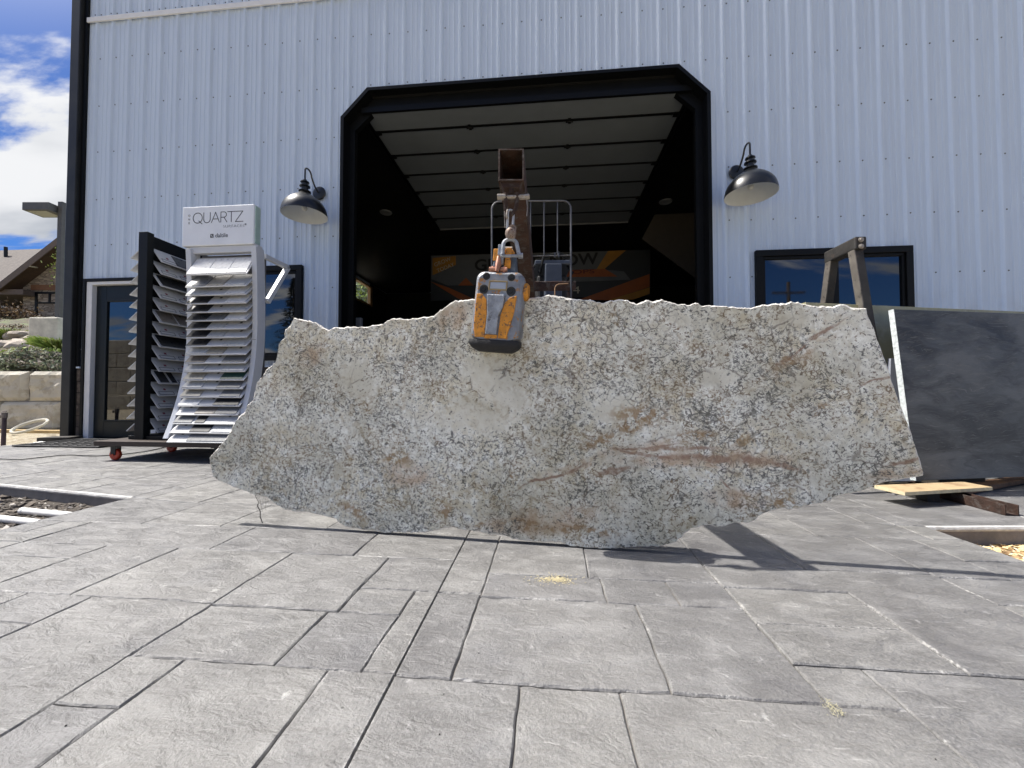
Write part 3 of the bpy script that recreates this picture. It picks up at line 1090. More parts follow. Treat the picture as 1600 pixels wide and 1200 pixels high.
# rust and gold
rust = fsum([blob(985, 665, .09, .035, 10), blob(620, 715, .10, .035, 0), blob(815, 818, .12, .03, -4), blob(745, 822, .06, .02, 30), blob(800, 742, .03, .015),
             blob(1225, 785, .07, .02, 10), blob(1235, 560, .05, .03, 60), blob(695, 800, .05, .03, 60), blob(1000, 650, .16, .05), blob(1160, 690, .06, .03), blob(940, 690, .12, .03, 20), blob(1080, 680, .12, .03, 8), blob(1280, 640, .05, .02, 40), blob(900, 830, .22, .03, -3), blob(555, 800, .10, .03, -30), blob(490, 700, .05, .02)])
rmask = t.math('MULTIPLY', rust, t.ramp(t.noise(t.mapping(PF, loc=(6, 0, 1)), 32, 5, .65), .44, .56))
base = t.mix(t.math('MULTIPLY', rmask, .8), base, (0.29, 0.175, 0.075))
gold = t.math('MULTIPLY', t.ramp(t.noise(t.mapping(PD, loc=(7, 0, 3)), 5.5, 4), .44, .60), t.ramp(t.noise(t.mapping(PF, loc=(1, 0, 3)), 38, 4, .6), .50, .62))
base = t.mix(t.math('MULTIPLY', gold, .42), base, (0.33, 0.24, 0.12))
# long reddish veins
vein = fsum([blob(862, 745, .20, .008, 21, pos=PD), blob(1010, 700, .16, .007, 10, pos=PD), blob(1290, 520, .10, .007, 32, pos=PD), blob(1020, 712, .22, .010, -4, pos=PD), blob(1120, 716, .26, .018, 0, pos=PF), blob(1230, 727, .07, .014, -20, pos=PF), blob(1255, 545, .17, .006, 35, pos=PD),
             blob(1060, 700, .20, .010, 2, pos=PF), blob(1415, 722, .08, .010, 20, pos=PF), blob(960, 738, .10, .018, 10, pos=PF), blob(1380, 590, .10, .006, 25, pos=PD),
             blob(1130, 755, .05, .006, -45, pos=PD)])
vm = t.math('MULTIPLY', vein, t.ramp(t.noise(PF, 22, 6, .7), .36, .54, .25, .95))
soft_v = fsum([blob(900, 728, .20, .035, 20), blob(1110, 712, .34, .045, 0), blob(1250, 560, .18, .03, 35), blob(880, 800, .30, .05, 4)])
base = t.mix(t.math('MULTIPLY', soft_v, t.ramp(t.noise(PF, 18, 5, .65), .44, .60, 0, .5)), base, (0.47, 0.34, 0.24))
base = t.mix(t.math('MULTIPLY', vm, .9), base, (0.27, 0.165, 0.115))
dk = fsum([blob(1180, 650, .18, .05, 60), blob(1245, 735, .14, .05, 20), blob(1220, 600, .08, .03, 60), blob(640, 600, .08, .05, -30), blob(1080, 640, .2, .05)])
dkm = t.math('MULTIPLY', dk, t.ramp(t.noise(t.mapping(PF, loc=(9, 0, 9)), 42, 4, .6), .53, .62))
base = t.mix(t.math('MULTIPLY', dkm, .75), base, (0.12, 0.115, 0.10))
mot = t.ramp(t.noise(t.mapping(PD, loc=(11, 0, 4)), 2.4, 5, .6), .42, .62)
base = t.mix(1.0, base, t.mix(mot, (1.10, 1.095, 1.04), (0.88, 0.865, 0.78)), 'MULTIPLY')
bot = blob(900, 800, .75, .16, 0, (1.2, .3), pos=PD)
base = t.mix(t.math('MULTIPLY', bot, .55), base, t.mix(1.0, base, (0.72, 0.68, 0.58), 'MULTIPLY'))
# dark grains
dd = t.noise(t.mapping(P2, loc=(3, 3, 3)), 90, 2, .5)
base = t.mix(t.ramp(dd, .71, .75, 0, .8), base, (0.03, 0.03, 0.03))
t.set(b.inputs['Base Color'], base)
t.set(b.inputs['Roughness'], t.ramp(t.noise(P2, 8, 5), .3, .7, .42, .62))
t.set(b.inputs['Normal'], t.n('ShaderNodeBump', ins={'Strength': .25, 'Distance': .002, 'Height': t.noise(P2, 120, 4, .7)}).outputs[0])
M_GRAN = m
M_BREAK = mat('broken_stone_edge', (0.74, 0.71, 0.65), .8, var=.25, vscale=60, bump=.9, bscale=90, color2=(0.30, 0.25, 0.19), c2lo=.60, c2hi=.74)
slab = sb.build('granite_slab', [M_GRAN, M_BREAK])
slab.location = p0
slab.rotation_euler = (0, 0, SA)
tag(slab, 'large rough-edged pale granite slab with rusty veins hanging from the yellow clamp', 'stone slab')

# frayed fibreglass backing strip hanging under the left of the slab
fr = MB()
random.seed(3)
u0, v0 = onS(389, 772)
u1, v1 = onS(404, 815)


def strand(a, b_, r, wob=.004):
    pp = []
    for k in range(9):
        f = k / 8
        q = a.lerp(b_, f)
        pp.append(q + Vector((noise.noise(Vector((f * 3, a.x * 50, 0))), noise.noise(Vector((f * 3, a.x * 40, 5))), 0)) * wob)
    fr.tube(pp, r, 5)


A = SW(u0, v0 + .01, .026)
B = SW(u1, .004, .03)
strand(A, A.lerp(B, .45), .0012)
strand(A.lerp(B, .42), B + Vector((-.004, 0, 0)), .0020, .006)
for k in range(14):
    f = k / 13
    a = SW(u0 + f * .075, v0 - f * .03 + .02, .027)
    strand(a, a.lerp(SW(u1 + f * .02, .02 + .04 * random.random(), .03), random.uniform(.3, .95)), .0003)
for k in range(9):
    z = .03 + k * .012
    strand(SW(u0 + .012, z, .028), SW(u0 + .035 + .03 * random.random(), z + random.uniform(-.003, .003), .028), .0003)
tag(fr.build('fiberglass_strip', mat('fibre', (0.10, 0.09, 0.075), .7)),
    'thin frayed mesh strip dangling from the lower left edge of the granite slab', 'mesh strip')

# ================================================================== CLAMP
M_STEEL = mat('worn_grey_steel', (0.30, 0.32, 0.35), .45, .35, var=.35, vscale=26, bump=.35, bscale=70, color2=(0.13, 0.13, 0.14), c2lo=.55, c2hi=.66)
M_YEL = mat('chipped_yellow_paint', (0.62, 0.25, 0.020), .5, 0, var=.3, vscale=30, bump=.25, bscale=60, color2=(0.17, 0.09, 0.045), c2lo=.55, c2hi=.60)
M_RUB = mat('black_rubber', (0.012, 0.012, 0.013), .65, bump=.4, bscale=50)
M_RUST = mat('rusty_steel', (0.048, 0.024, 0.016), .8, .2, var=.5, vscale=10, bump=.6, bscale=60, color2=(0.075, 0.06, 0.052), c2lo=.5, c2hi=.62)
M_RUSTL = mat('galvanised_rusty', (0.34, 0.31, 0.27), .5, .5, var=.3, vscale=40, color2=(0.20, 0.10, 0.05), c2lo=.54, c2hi=.66)
uc, vc = onS(778, 487, -.035)
cl = empty('slab_lifting_clamp', SW(uc, vc, 0), SA,
           'worn grey and yellow lifting clamp gripping the top edge of the granite slab', 'lifting clamp')
cl.rotation_euler = (0, R(5.0), SA)
# local frame: x along slab, y away from viewer, z up; slab front face is y = 0


def rrect(x0, x1, z0, z1, r, n=5):
    out = []
    for (cx, cz, a0) in ((x1 - r, z0 + r, -90), (x1 - r, z1 - r, 0), (x0 + r, z1 - r, 90), (x0 + r, z0 + r, 180)):
        for k in range(n + 1):
            a = R(a0 + 90 * k / n)
            out.append((cx + r * math.cos(a), cz + r * math.sin(a)))
    return out


def loft(mb, secs, mi=0, cap=True):               # secs: list of rings of equal length
    n = len(secs[0])
    vs = [p for s_ in secs for p in s_]
    fs = []
    for i in range(len(secs) - 1):
        for k in range(n):
            fs.append((i * n + k, i * n + (k + 1) % n, (i + 1) * n + (k + 1) % n, (i + 1) * n + k))
    if cap:
        fs.append(list(range(n)))
        fs.append([(len(secs) - 1) * n + k for k in range(n)][::-1])
    mb.add(vs, fs, mi)


hw_, zt, zb_ = .093, .152, -.115
body = MB()
secs = []
for (y, ins, r) in ((-.008, .0, .03), (-.040, .0, .03), (-.054, .006, .028), (-.062, .016, .024)):
    ring = rrect(-hw_ + ins, hw_ - ins, zb_ + ins * .3, zt - ins, r, 6)
    ring = [(x * (1.0 + .06 * (zt - z) / (zt - zb_)), y, z) for x, z in ring]
    secs.append(ring[::-1])
loft(body, secs[::-1])
body.build('front_shell', mat('worn_painted_shell', (0.23, 0.245, 0.27), .45, .25, var=.35, vscale=18, bump=.35, bscale=70, color2=(0.36, 0.17, 0.045), c2lo=.56, c2hi=.62), cl, smooth=True, bevel=.0015, angle=25)


def plate(name, poly, y0, y1, mt, bev=.0015):
    q = MB()
    q.prism([(x, y1, z) for x, z in poly], (0, y0 - y1, 0))
    return q.build(name, mt, cl, bevel=bev)


# yellow recessed cheeks and the raised centre spine
plate('yellow_cheek', [(-.082, .060), (-.060, .060), (-.042, .038), (-.036, -.02), (-.038, -.104), (-.075, -.106), (-.083, -.06)], -.0665, -.055, M_YEL, .002)
plate('yellow_cheek', [(.048, .050), (.074, .058), (.070, .000), (.060, -.05), (.047, -.106), (.014, -.106), (.018, -.02), (.030, .028)], -.0665, -.055, M_YEL, .002)
plate('centre_spine', [(-.040, .058), (.030, .058), (.026, .010), (.012, -.02), (.010, -.094), (-.034, -.094), (-.033, -.02), (-.036, .02)], -.0735, -.056, M_STEEL, .003)
plate('lower_paint', [(-.034, -.094), (.012, -.094), (.010, -.108), (-.040, -.108)], -.065, -.055, M_YEL, .001)
nb = MB()
for q in ((-.038, .034, .076, .080), (-.038, .034, .108, .112), (-.038, -.034, .080, .108), (.030, .034, .080, .108)):
    nb.box((q[0], -.0655, q[2]), (q[1], -.055, q[3]))
nb.build('plate_frame', mat('brassy_rim', (0.33, 0.25, 0.12), .5), cl, bevel=.001)
plate('name_plate', [(-.033, .081), (.029, .081), (.029, .107), (-.033, .107)], -.0635, -.055, mat('blank_plate', (0.42, 0.45, 0.50), .4, .3))
for (x, z, r) in ((-.050, .128, .013), (.047, .126, .013), (-.056, .078, .0165), (.050, .074, .0165)):
    q = MB()
    q.lathe([(r + .0015, -.0605), (r + .001, -.0640), (r - .002, -.0648), (r * .55, -.0630), (.0062, -.0630), (.0055, -.0655), (.0001, -.0655)], (x, 0, z), 20, 0,
            Matrix(((1, 0, 0), (0, 0, 1), (0, 1, 0))))
    q.build('bolt', M_TRIMG, cl, smooth=True)
# rubber jaw under the shell, tapered to the bottom like a boat
rb = MB()
secs = []
for (z, w0, yo, yb) in ((-.112, .102, -.066, -.001), (-.128, .104, -.070, -.001), (-.142, .094, -.066, -.001), (-.156, .068, -.046, -.001)):
    ring = []
    for k in range(20):
        a = math.pi * 2 * k / 20
        cx = abs(math.cos(a)) ** .5 * (1 if math.cos(a) > 0 else -1) * w0
        cy = abs(math.sin(a)) ** .6 * (1 if math.sin(a) > 0 else -1)
        ring.append((cx, (yo + yb) / 2 + cy * (yb - yo) / 2, z))
    secs.append(ring)
loft(rb, secs)
rb.build('rubber_jaw', M_RUB, cl, smooth=True, angle=50)
rbk = MB()
rbk.box((-.09, -.007, -.11), (.09, -.0005, .03))
rbk.build('rubber_pad', M_RUB, cl)
# rear jaw behind the slab
bk = MB()
bk.box((-.085, .034, -.12), (.085, .075, .13))
bk.build('rear_jaw', M_YEL, cl, bevel=.01)
bp = MB()
bp.box((-.08, .031, -.10), (.08, .0335, .05))
bp.build('rubber_pad', M_RUB, cl)
# yellow side knob
kb = MB()
kb.lathe([(.001, 0), (.028, 0), (.034, .006), (.034, .016), (.028, .022), (.001, .022)], (.088, -.012, .085), 20, 0, Matrix.Rotation(R(90), 3, 'Y'))
kb.build('side_knob', M_YEL, cl, smooth=True)
# head: grey and yellow side plates with pivot parts
hd = MB()
hd.hexa([(-.048, -.020, .135), (-.012, -.020, .135), (-.012, .052, .135), (-.048, .052, .135), (-.036, -.008, .238), (-.010, -.008, .238), (-.010, .040, .238), (-.036, .040, .238)])
hd.hexa([(.002, -.012, .135), (.056, -.012, .135), (.056, .052, .135), (.002, .052, .135), (.012, -.004, .236), (.042, -.004, .236), (.042, .040, .236), (.012, .040, .236)])
hd.build('head_plate', mat('blue_grey_steel', (0.10, 0.125, 0.155), .45, .3, var=.4, vscale=20), cl, bevel=.003)
hy = MB()
hy.box((-.044, -.014, .205), (-.020, -.009, .252))
hy.box((.006, -.018, .175), (.030, -.012, .256))
hy.box((-.020, -.008, .236), (.034, .030, .252))
hy.build('yellow_link', M_YEL, cl, bevel=.003)
tg = MB()
tg.box((-.022, -.032, .222), (.000, -.016, .262))
tg.box((-.020, -.034, .185), (.002, -.02, .218))
tg.tube([(-.014, -.036, .20), (-.014, -.036, .172)], .006, 8)
tg.build('latch', mat('bare_steel', (0.32, 0.35, 0.38), .4, .4, var=.3, vscale=30), cl, bevel=.002)
cp_ = MB()
for x in (-.034, .012):
    cp_.tube([(x - .012, -.045, .160), (x + .012, -.045, .160)], .009, 10)
    cp_.tube([(x, -.045, .145), (x, -.040, .172)], .006, 8)
cp_.tube([(-.014, -.052, .150), (-.012, -.046, .178), (-.014, -.040, .212)], [.008, .012, .007], 10)
cp_.build('copper_latch_pin', mat('coppery_metal', (0.42, 0.20, 0.13), .45, .3, var=.3, vscale=40), cl, smooth=True)
cb = MB()
cb.tube([(-.012, .010, .262), (.026, .010, .262)], .007, 10)
cb.build('cross_bar', M_RUSTL, cl, smooth=True)

# chain group (local metres in camera-facing frame at the boom head), built in world coordinates
ZB = 1.455


def HP(px, py, d_=0.0):
    return atd(px, py, ZB + d_)


def link(mb, c0, c1, w_, r, side, n=10):
    """stadium loop from c0 (top) to c1 (bottom), half width w_, in the plane spanned by side"""
    ax = (c1 - c0).normalized()
    pp = []
    for k in range(n + 1):
        a = math.pi * k / n
        pp.append(c0 + side * math.cos(a) * w_ - ax * math.sin(a) * w_)
    for k in range(n + 1):
        a = math.pi * k / n
        pp.append(c1 - side * math.cos(a) * w_ + ax * math.sin(a) * w_)
    pp.append(pp[0])
    mb.tube(pp, r, 8, cap=False)


RX = Vector((cT, sT, 0))
FY = Vector((-sT, cT, 0))
ch = empty('lifting_chain', HP(799, 305), 0, 'short rusty shackle, long chain link and swivel between the steel boom and the clamp', 'chain')


def CBm(mb, name, mt, **kw):
    o = mb.build(name, mt, ch, **kw)
    o.matrix_parent_inverse = Matrix.Translation(-ch.location)
    return o


q = MB()
q.tube([HP(777, 308), HP(790, 308)], .011, 10)
q.tube([HP(790, 308), HP(821, 308)], .0075, 10)
q.tube([HP(812, 308), HP(820, 308)], .0095, 6)
q.tube([HP(820, 308), HP(827, 307)], .010, 10)
CBm(q, 'shackle_pin', M_RUSTL, smooth=True)
q = MB()
for sx in (-1, 1):
    q.tube([HP(799 + sx * 9, 302), HP(799 + sx * 9, 314), HP(798 + sx * 8, 326), HP(797 + sx * 4, 334), HP(797, 337)], [.009, .008, .0075, .0075, .007], 8)
CBm(q, 'bow_shackle', M_RUST, smooth=True)
q = MB()
link(q, HP(798, 333), HP(797, 357), .0115, .0048, (RX * .9 + FY * .44).normalized())
CBm(q, 'long_link', mat('bright_steel', (0.50, 0.48, 0.45), .35, .6, var=.2, vscale=30), smooth=True)
q = MB()
link(q, HP(793, 331, -.012), HP(792, 338, -.012), .006, .004, FY)
q.tube([HP(788, 330, -.01), HP(789, 356, -.01)], .0016, 6)
CBm(q, 'small_link', M_RUSTL, smooth=True)
q = MB()
c0 = HP(798, 365)
q.lathe([(.001, -.022), (.014, -.022), (.018, -.014), (.021, 0), (.020, .010), (.014, .020), (.008, .024), (.001, .024)], c0, 16)
link(q, HP(799, 358), HP(798, 362), .013, .006, RX)
CBm(q, 'swivel', mat('rusty_swivel', (0.28, 0.22, 0.18), .6, .4, var=.35, vscale=50, color2=(0.14, 0.07, 0.04)), smooth=True)
q = MB()
bw = []
for k in range(13):
    a = math.pi * k / 12
    bw.append(HP(797 - 10.5 * math.cos(a), 382 - 8 * math.sin(a)))
q.tube([HP(785, 398)] + bw + [HP(811, 398)], .0075, 8)
q.tube([HP(782, 400), HP(815, 400)], .006, 8)
q.tube([HP(810, 400), HP(817, 399.5)], .011, 8)
CBm(q, 'lower_shackle', M_STEEL, smooth=True)
q = MB()
q.tube([HP(823, 310), HP(824, 325), HP(823, 338)], .0015, 6)
CBm(q, 'retaining_wire', M_RUSTL)

# ================================================================== LOADER with boom
ld = empty('compact_loader', cw(.12, 3.3, 0), TH, 'small rusty loader with a lifting boom parked behind the granite slab', 'loader')


def L_(mb, name, mt, parent=None, **kw):
    o = mb.build(name, mt, parent or ld, **kw)
    if parent is None:
        o.matrix_parent_inverse = Matrix.Rotation(-TH, 4, 'Z') @ Matrix.Translation(-ld.location)
    return o


e0 = [HP(778, 286), HP(820, 286), HP(819, 228), HP(777, 229)]
z0c = (e0[0] + e0[2]) / 2
back = cw(.105, 2.62, 1.30)
ax = (back - z0c).normalized()
sx_ = RX
upv = ax.cross(sx_).normalized() * -1
if upv.z < 0:
    upv = -upv
hwid, hh_, th_ = .0485, .0665, .0060


def rect(c0, w_, h_):
    return [c0 - sx_ * w_ - upv * h_, c0 + sx_ * w_ - upv * h_, c0 + sx_ * w_ + upv * h_, c0 - sx_ * w_ + upv * h_]


bm_ = MB()
o0, o1 = rect(z0c, hwid, hh_), rect(back, hwid, hh_)
i0, i1 = rect(z0c, hwid - th_, hh_ - th_), rect(back, hwid - th_, hh_ - th_)
vs = o0 + o1 + i0 + i1
fs = []
for k in range(4):
    k2 = (k + 1) % 4
    fs.append((k, 4 + k, 4 + k2, k2))
    fs.append((8 + k, 8 + k2, 12 + k2, 12 + k))
    fs.append((k, k2, 8 + k2, 8 + k))
    fs.append((4 + k, 12 + k, 12 + k2, 4 + k2))
bm_.add(vs, fs)
# gusset under the boom (the deeper rear section)
g0 = z0c + ax * .10 - upv * hh_
g1 = z0c + ax * 1.18 - upv * hh_
bm_.hexa([g0 - sx_ * .012, g0 + sx_ * .044, g1 + sx_ * .052 - upv * .05, g1 - sx_ * .03 - upv * .05,
          g0 - sx_ * .012 + upv * .002, g0 + sx_ * .044 + upv * .002, g1 + sx_ * .052, g1 - sx_ * .03])
boom = L_(bm_, 'boom', M_RUST)
lg = MB()
c0 = z0c - upv * hh_ + ax * .03
lg.hexa([c0 - sx_ * .030 + ax * -.02, c0 + sx_ * .030 + ax * -.02, c0 + sx_ * .030 + ax * .035, c0 - sx_ * .030 + ax * .035,
         c0 - sx_ * .044 + upv * .004 + ax * -.02, c0 + sx_ * .044 + upv * .004 + ax * -.02, c0 + sx_ * .044 + upv * .004 + ax * .035, c0 - sx_ * .044 + upv * .004 + ax * .035])
for k in range(8):
    lg.v[-1 - k] = tuple(Vector(lg.v[-1 - k]) - upv * (.022 if k >= 4 else 0))
lg.tube([HP(799, 288, .01), HP(799, 303, .01)], .010, 8)
L_(lg, 'lifting_lug', M_RUST, bevel=.003)
# load backrest, carriage
M_GALV = mat('grey_tube', (0.10, 0.10, 0.105), .45, .4, var=.25, vscale=20)
ZC = 2.66
fr2 = MB()


def CP(px, py, d_=0.0):
    return atd(px, py, ZC + d_)


xl, xr, yt, yb = 768.5, 892, 315, 446
out = [CP(xl, yb - 8)]
for k in range(7):
    a = math.pi / 2 * k / 6
    out.append(CP(xl + 12 - 12 * math.cos(a), yt + 12 - 12 * math.sin(a)))
for k in range(7):
    a = math.pi / 2 * k / 6
    out.append(CP(xr - 12 + 12 * math.sin(a), yt - 1 + 12 - 12 * math.cos(a)))
out.append(CP(xr, yb + 25))
fr2.tube(out, .0065, 8)
for px in (829, 850, 871):
    fr2.tube([CP(px, yt), CP(px, 399)], .0042, 6)
fr2.tube([CP(xl, 402), CP(xr, 399)], .0042, 6)
for px in (867, 873):
    fr2.tube([CP(px, 395, -.01), CP(px, 402, -.01)], .005, 6)
L_(fr2, 'backrest', M_GALV, smooth=True)
cr = MB()
cr.hexa([CP(800, 456), CP(900, 454), CP(900, 454, .05), CP(800, 456, .05), CP(800, 440), CP(900, 439), CP(900, 439, .05), CP(800, 440, .05)])
cr.hexa([CP(765, 520), CP(900, 520), CP(900, 520, .05), CP(765, 520, .05), CP(765, 500), CP(900, 500), CP(900, 500, .05), CP(765, 500, .05)])
for px in (770, 815, 885):
    cr.hexa([CP(px, 500, .004), CP(px + 9, 500, .004), CP(px + 9, 500, .04), CP(px, 500, .04), CP(px, 456, .004), CP(px + 9, 456, .004), CP(px + 9, 456, .04), CP(px, 456, .04)])
L_(cr, 'carriage', M_RUST, bevel=.004)
lp = MB()
lp.tube([CP(867, 470, -.01), CP(867, 450, -.01), CP(869, 446, -.01), CP(873, 444, -.01), CP(888, 443, -.01)], .004, 8)
L_(lp, 'bent_handle', mat('rusty_rod', (0.30, 0.18, 0.10), .6, .3), smooth=True)
# body
lb = MB()
B0 = ZC + .35


def bx(x0, x1, z0, z1, y0, y1):
    lb.hexa([cw(x0, y0, z0), cw(x1, y0, z0), cw(x1, y1, z0), cw(x0, y1, z0), cw(x0, y0, z1), cw(x1, y0, z1), cw(x1, y1, z1), cw(x0, y1, z1)])


bx(-.12, .46, .22, 1.28, B0, B0 + .95)
bx(.20, .44, 1.28, 1.52, B0 + .05, B0 + .6)
L_(lb, 'body', mat('machine_black', (0.012, 0.012, 0.013), .6, bump=.3, bscale=20), bevel=.02)
lb = MB()
bx(.25, .375, 1.30, 1.56, B0 - .10, B0 + .04)
bx(.175, .46, 1.565, 1.60, B0 - .06, B0 + .3)
L_(lb, 'control_box', mat('grey_blue_panel', (0.05, 0.062, 0.085), .5, var=.2, vscale=12), bevel=.008)
lb = MB()
lb.tube([cw(.21, B0 - .05, 1.50), cw(.24, B0 - .06, 1.62), cw(.36, B0 - .04, 1.66), cw(.44, B0, 1.62)], .012, 8)
lb.tube([cw(.20, B0 - .06, 1.40), cw(.14, B0 - .07, 1.45), cw(.17, B0 - .05, 1.56)], .008, 8)
lb.tube([cw(.40, B0 - .05, 1.40), cw(.46, B0 - .06, 1.50), cw(.42, B0 - .02, 1.58)], .009, 8)
L_(lb, 'hoses', M_TRIM, smooth=True)
lb = MB()
bx(-.10, -.03, .30, 1.20, ZC + .045, B0 + .2)
bx(.36, .43, .30, 1.20, ZC + .045, B0 + .2)
L_(lb, 'lift_arm', M_RUST, bevel=.006)
for xx in (-.24, .46):
    for yy in (B0 + .15, B0 + .75):
        q = MB()
        q.lathe([(.06, 0), (.20, .0), (.23, .03), (.23, .11), (.20, .14), (.06, .14)], cw(xx, yy, .23), 24, 0, Matrix.Rotation(TH, 3, 'Z') @ Matrix.Rotation(R(90), 3, 'Y'))
        L_(q, 'wheel', M_RUB, smooth=True)

# ================================================================== interior things
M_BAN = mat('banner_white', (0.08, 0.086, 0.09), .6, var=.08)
bn_ = empty('banner', (0, 9, 3.4), 0, 'dim printed banner with orange stripes and large black lettering hung deep in the garage', 'banner')


def bq(name, pix, mt, y=9.0, th=.006):
    q = MB()
    q.prism([onY(a, c_, y) for a, c_ in pix], (0, th, 0))
    o = q.build(name, mt, bn_)
    o.matrix_parent_inverse = Matrix.Translation((0, -9, -3.4))
    return o


bq('sheet', [(673, 399), (1016, 390), (1016, 462), (673, 470)], mat('banner_black', (0.018, 0.02, 0.022), .6))
bq('white_field', [(674, 400), (965, 392), (940, 421), (975, 424), (985, 437), (880, 441), (700, 446), (674, 436)], M_BAN, 8.985)
OR1 = mat('banner_orange', (0.26, 0.065, 0.008), .6)
OR2 = mat('banner_amber', (0.30, 0.135, 0.012), .6)
bq('stripe', [(676, 403), (712, 400), (712, 414), (676, 430)], OR2, 8.975)
bq('stripe', [(950, 392), (978, 391), (940, 424), (930, 424)], OR2, 8.975)
bq('stripe', [(885, 422), (945, 420), (965, 432), (885, 433)], OR1, 8.970)
bq('stripe', [(905, 468), (1015, 428), (1015, 448), (950, 469)], OR1, 8.970)
bq('stripe', [(950, 469), (1015, 449), (1015, 459), (990, 468)], OR2, 8.966)
bq('stripe', [(673, 440), (700, 449), (745, 469), (720, 469)], OR1, 8.975)
bq('stripe', [(716, 446), (728, 434), (740, 446)], OR1, 8.968)
TXT = mat('banner_lettering', (0.006, 0.006, 0.007), .7)


def btext(body, px0, px1, py, cap, mt, rot=0.0, bold=0.0, y=8.96):
    me = text_mesh(body, 1.0, bold=bold, extrude=.002)
    xs_ = [v.co.x for v in me.vertices]
    ys_ = [v.co.y for v in me.vertices]
    w0, h0 = max(xs_) - min(xs_), max(ys_) - min(ys_)
    A_, B_ = onY(px0, py, y), onY(px1, py, y)
    C_ = onY(px0, py + cap, y)
    sx, sy = (B_.x - A_.x) / w0, (A_.z - C_.z) / h0
    me.transform(Matrix.Translation(((A_ + B_) / 2).to_tuple()) @ Matrix.Rotation(math.pi / 2, 4, 'X') @ Matrix.Rotation(rot, 4, 'Z') @ Matrix.Diagonal((sx, sy, 1, 1)) @
                 Matrix.Translation((-(max(xs_) + min(xs_)) / 2, -(max(ys_) + min(ys_)) / 2, 0)))
    me.materials.clear()
    me.materials.append(mt)
    o = bpy.data.objects.new('lettering', me)
    COL.objects.link(o)
    o.parent = bn_
    o.matrix_parent_inverse = Matrix.Translation((0, -9, -3.4))


btext('GRANITENOW', 742, 935, 409, 18, TXT, R(1.5), .02)
btext('COUNTERTOPS', 790, 929, 427, 6.5, mat('banner_red', (0.10, 0.012, 0.01), .7), R(1.2), .01)
btext('GROW', 678, 705, 409, 6, mat('banner_pale_text', (.4, .38, .3), .7), R(20), .0)
btext('TODAY', 682, 710, 418, 6, MATS['banner_pale_text'], R(20), .0)
btext('4', 895, 906, 453, 11, MATS['banner_pale_text'], 0, .0)
# shelving and boxes against the back of the shop
random.seed(88)
sh = empty('storage_shelf', (3.6, 12.6, 0), 0, 'dim steel shelving deep in the garage behind the banner', 'shelf')
for (sx, sy) in ((-1.2, -.3), (1.2, -.3), (-1.2, .3), (1.2, .3)):
    q = MB()
    q.box((sx - .03, sy - .03, .003), (sx + .03, sy + .03, 3.2))
    q.build('upright', mat('shelf_steel', (0.05, 0.055, 0.065), .5), sh)
for z in (.5, 1.3, 2.1, 2.9):
    q = MB()
    q.box((-1.2, -.32, z), (1.2, .32, z + .04))
    q.build('shelf', MATS['shelf_steel'], sh)
# sloped plywood panel
q = MB()
q.prism([onY(a, c_, 8.0) for a, c_ in ((1003, 373), (1023, 335), (1120, 331), (1120, 458))], (0, .03, 0))
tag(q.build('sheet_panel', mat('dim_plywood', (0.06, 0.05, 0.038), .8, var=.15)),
    'dim tan sheet panel with a slanted lower edge inside the garage on the right', 'panel')
# workbench glimpsed at lower left of the opening
wb = empty('workbench', (-3.1, 6.2, 0), 0, 'dark workbench just inside the left of the garage opening', 'workbench')
q = MB()
q.box((-.9, -.35, 1.42), (1.0, .35, 1.50))
q.build('top', mat('bench_top', (0.06, 0.055, 0.05), .6), wb, bevel=.004)
for sx, sy in ((-.85, -.3), (.95, -.3), (-.85, .3), (.95, .3)):
    q = MB()
    q.box((sx - .04, sy - .04, 0.002), (sx + .04, sy + .04, 1.42))
    q.build('leg', mat('bench_leg', (0.05, 0.04, 0.03), .7), wb)
q = MB()
q.box((-2.58, 5.0, .002), (-2.50, 5.06, 1.60))
q.box((-2.64, 4.94, .002), (-2.44, 5.12, .03))
tag(q.build('steel_post', mat('pale_steel_post', (0.22, 0.225, 0.24), .5, .2), bevel=.004), 'short grey steel post standing inside the left jamb of the garage', 'post')

# ================================================================== BARN LIGHTS
M_BLK = mat('satin_black_enamel', (0.010, 0.011, 0.012), .33, var=.2, spec=.6)
M_ENA = mat('white_enamel', (0.62, 0.65, 0.67), .35, var=.06)


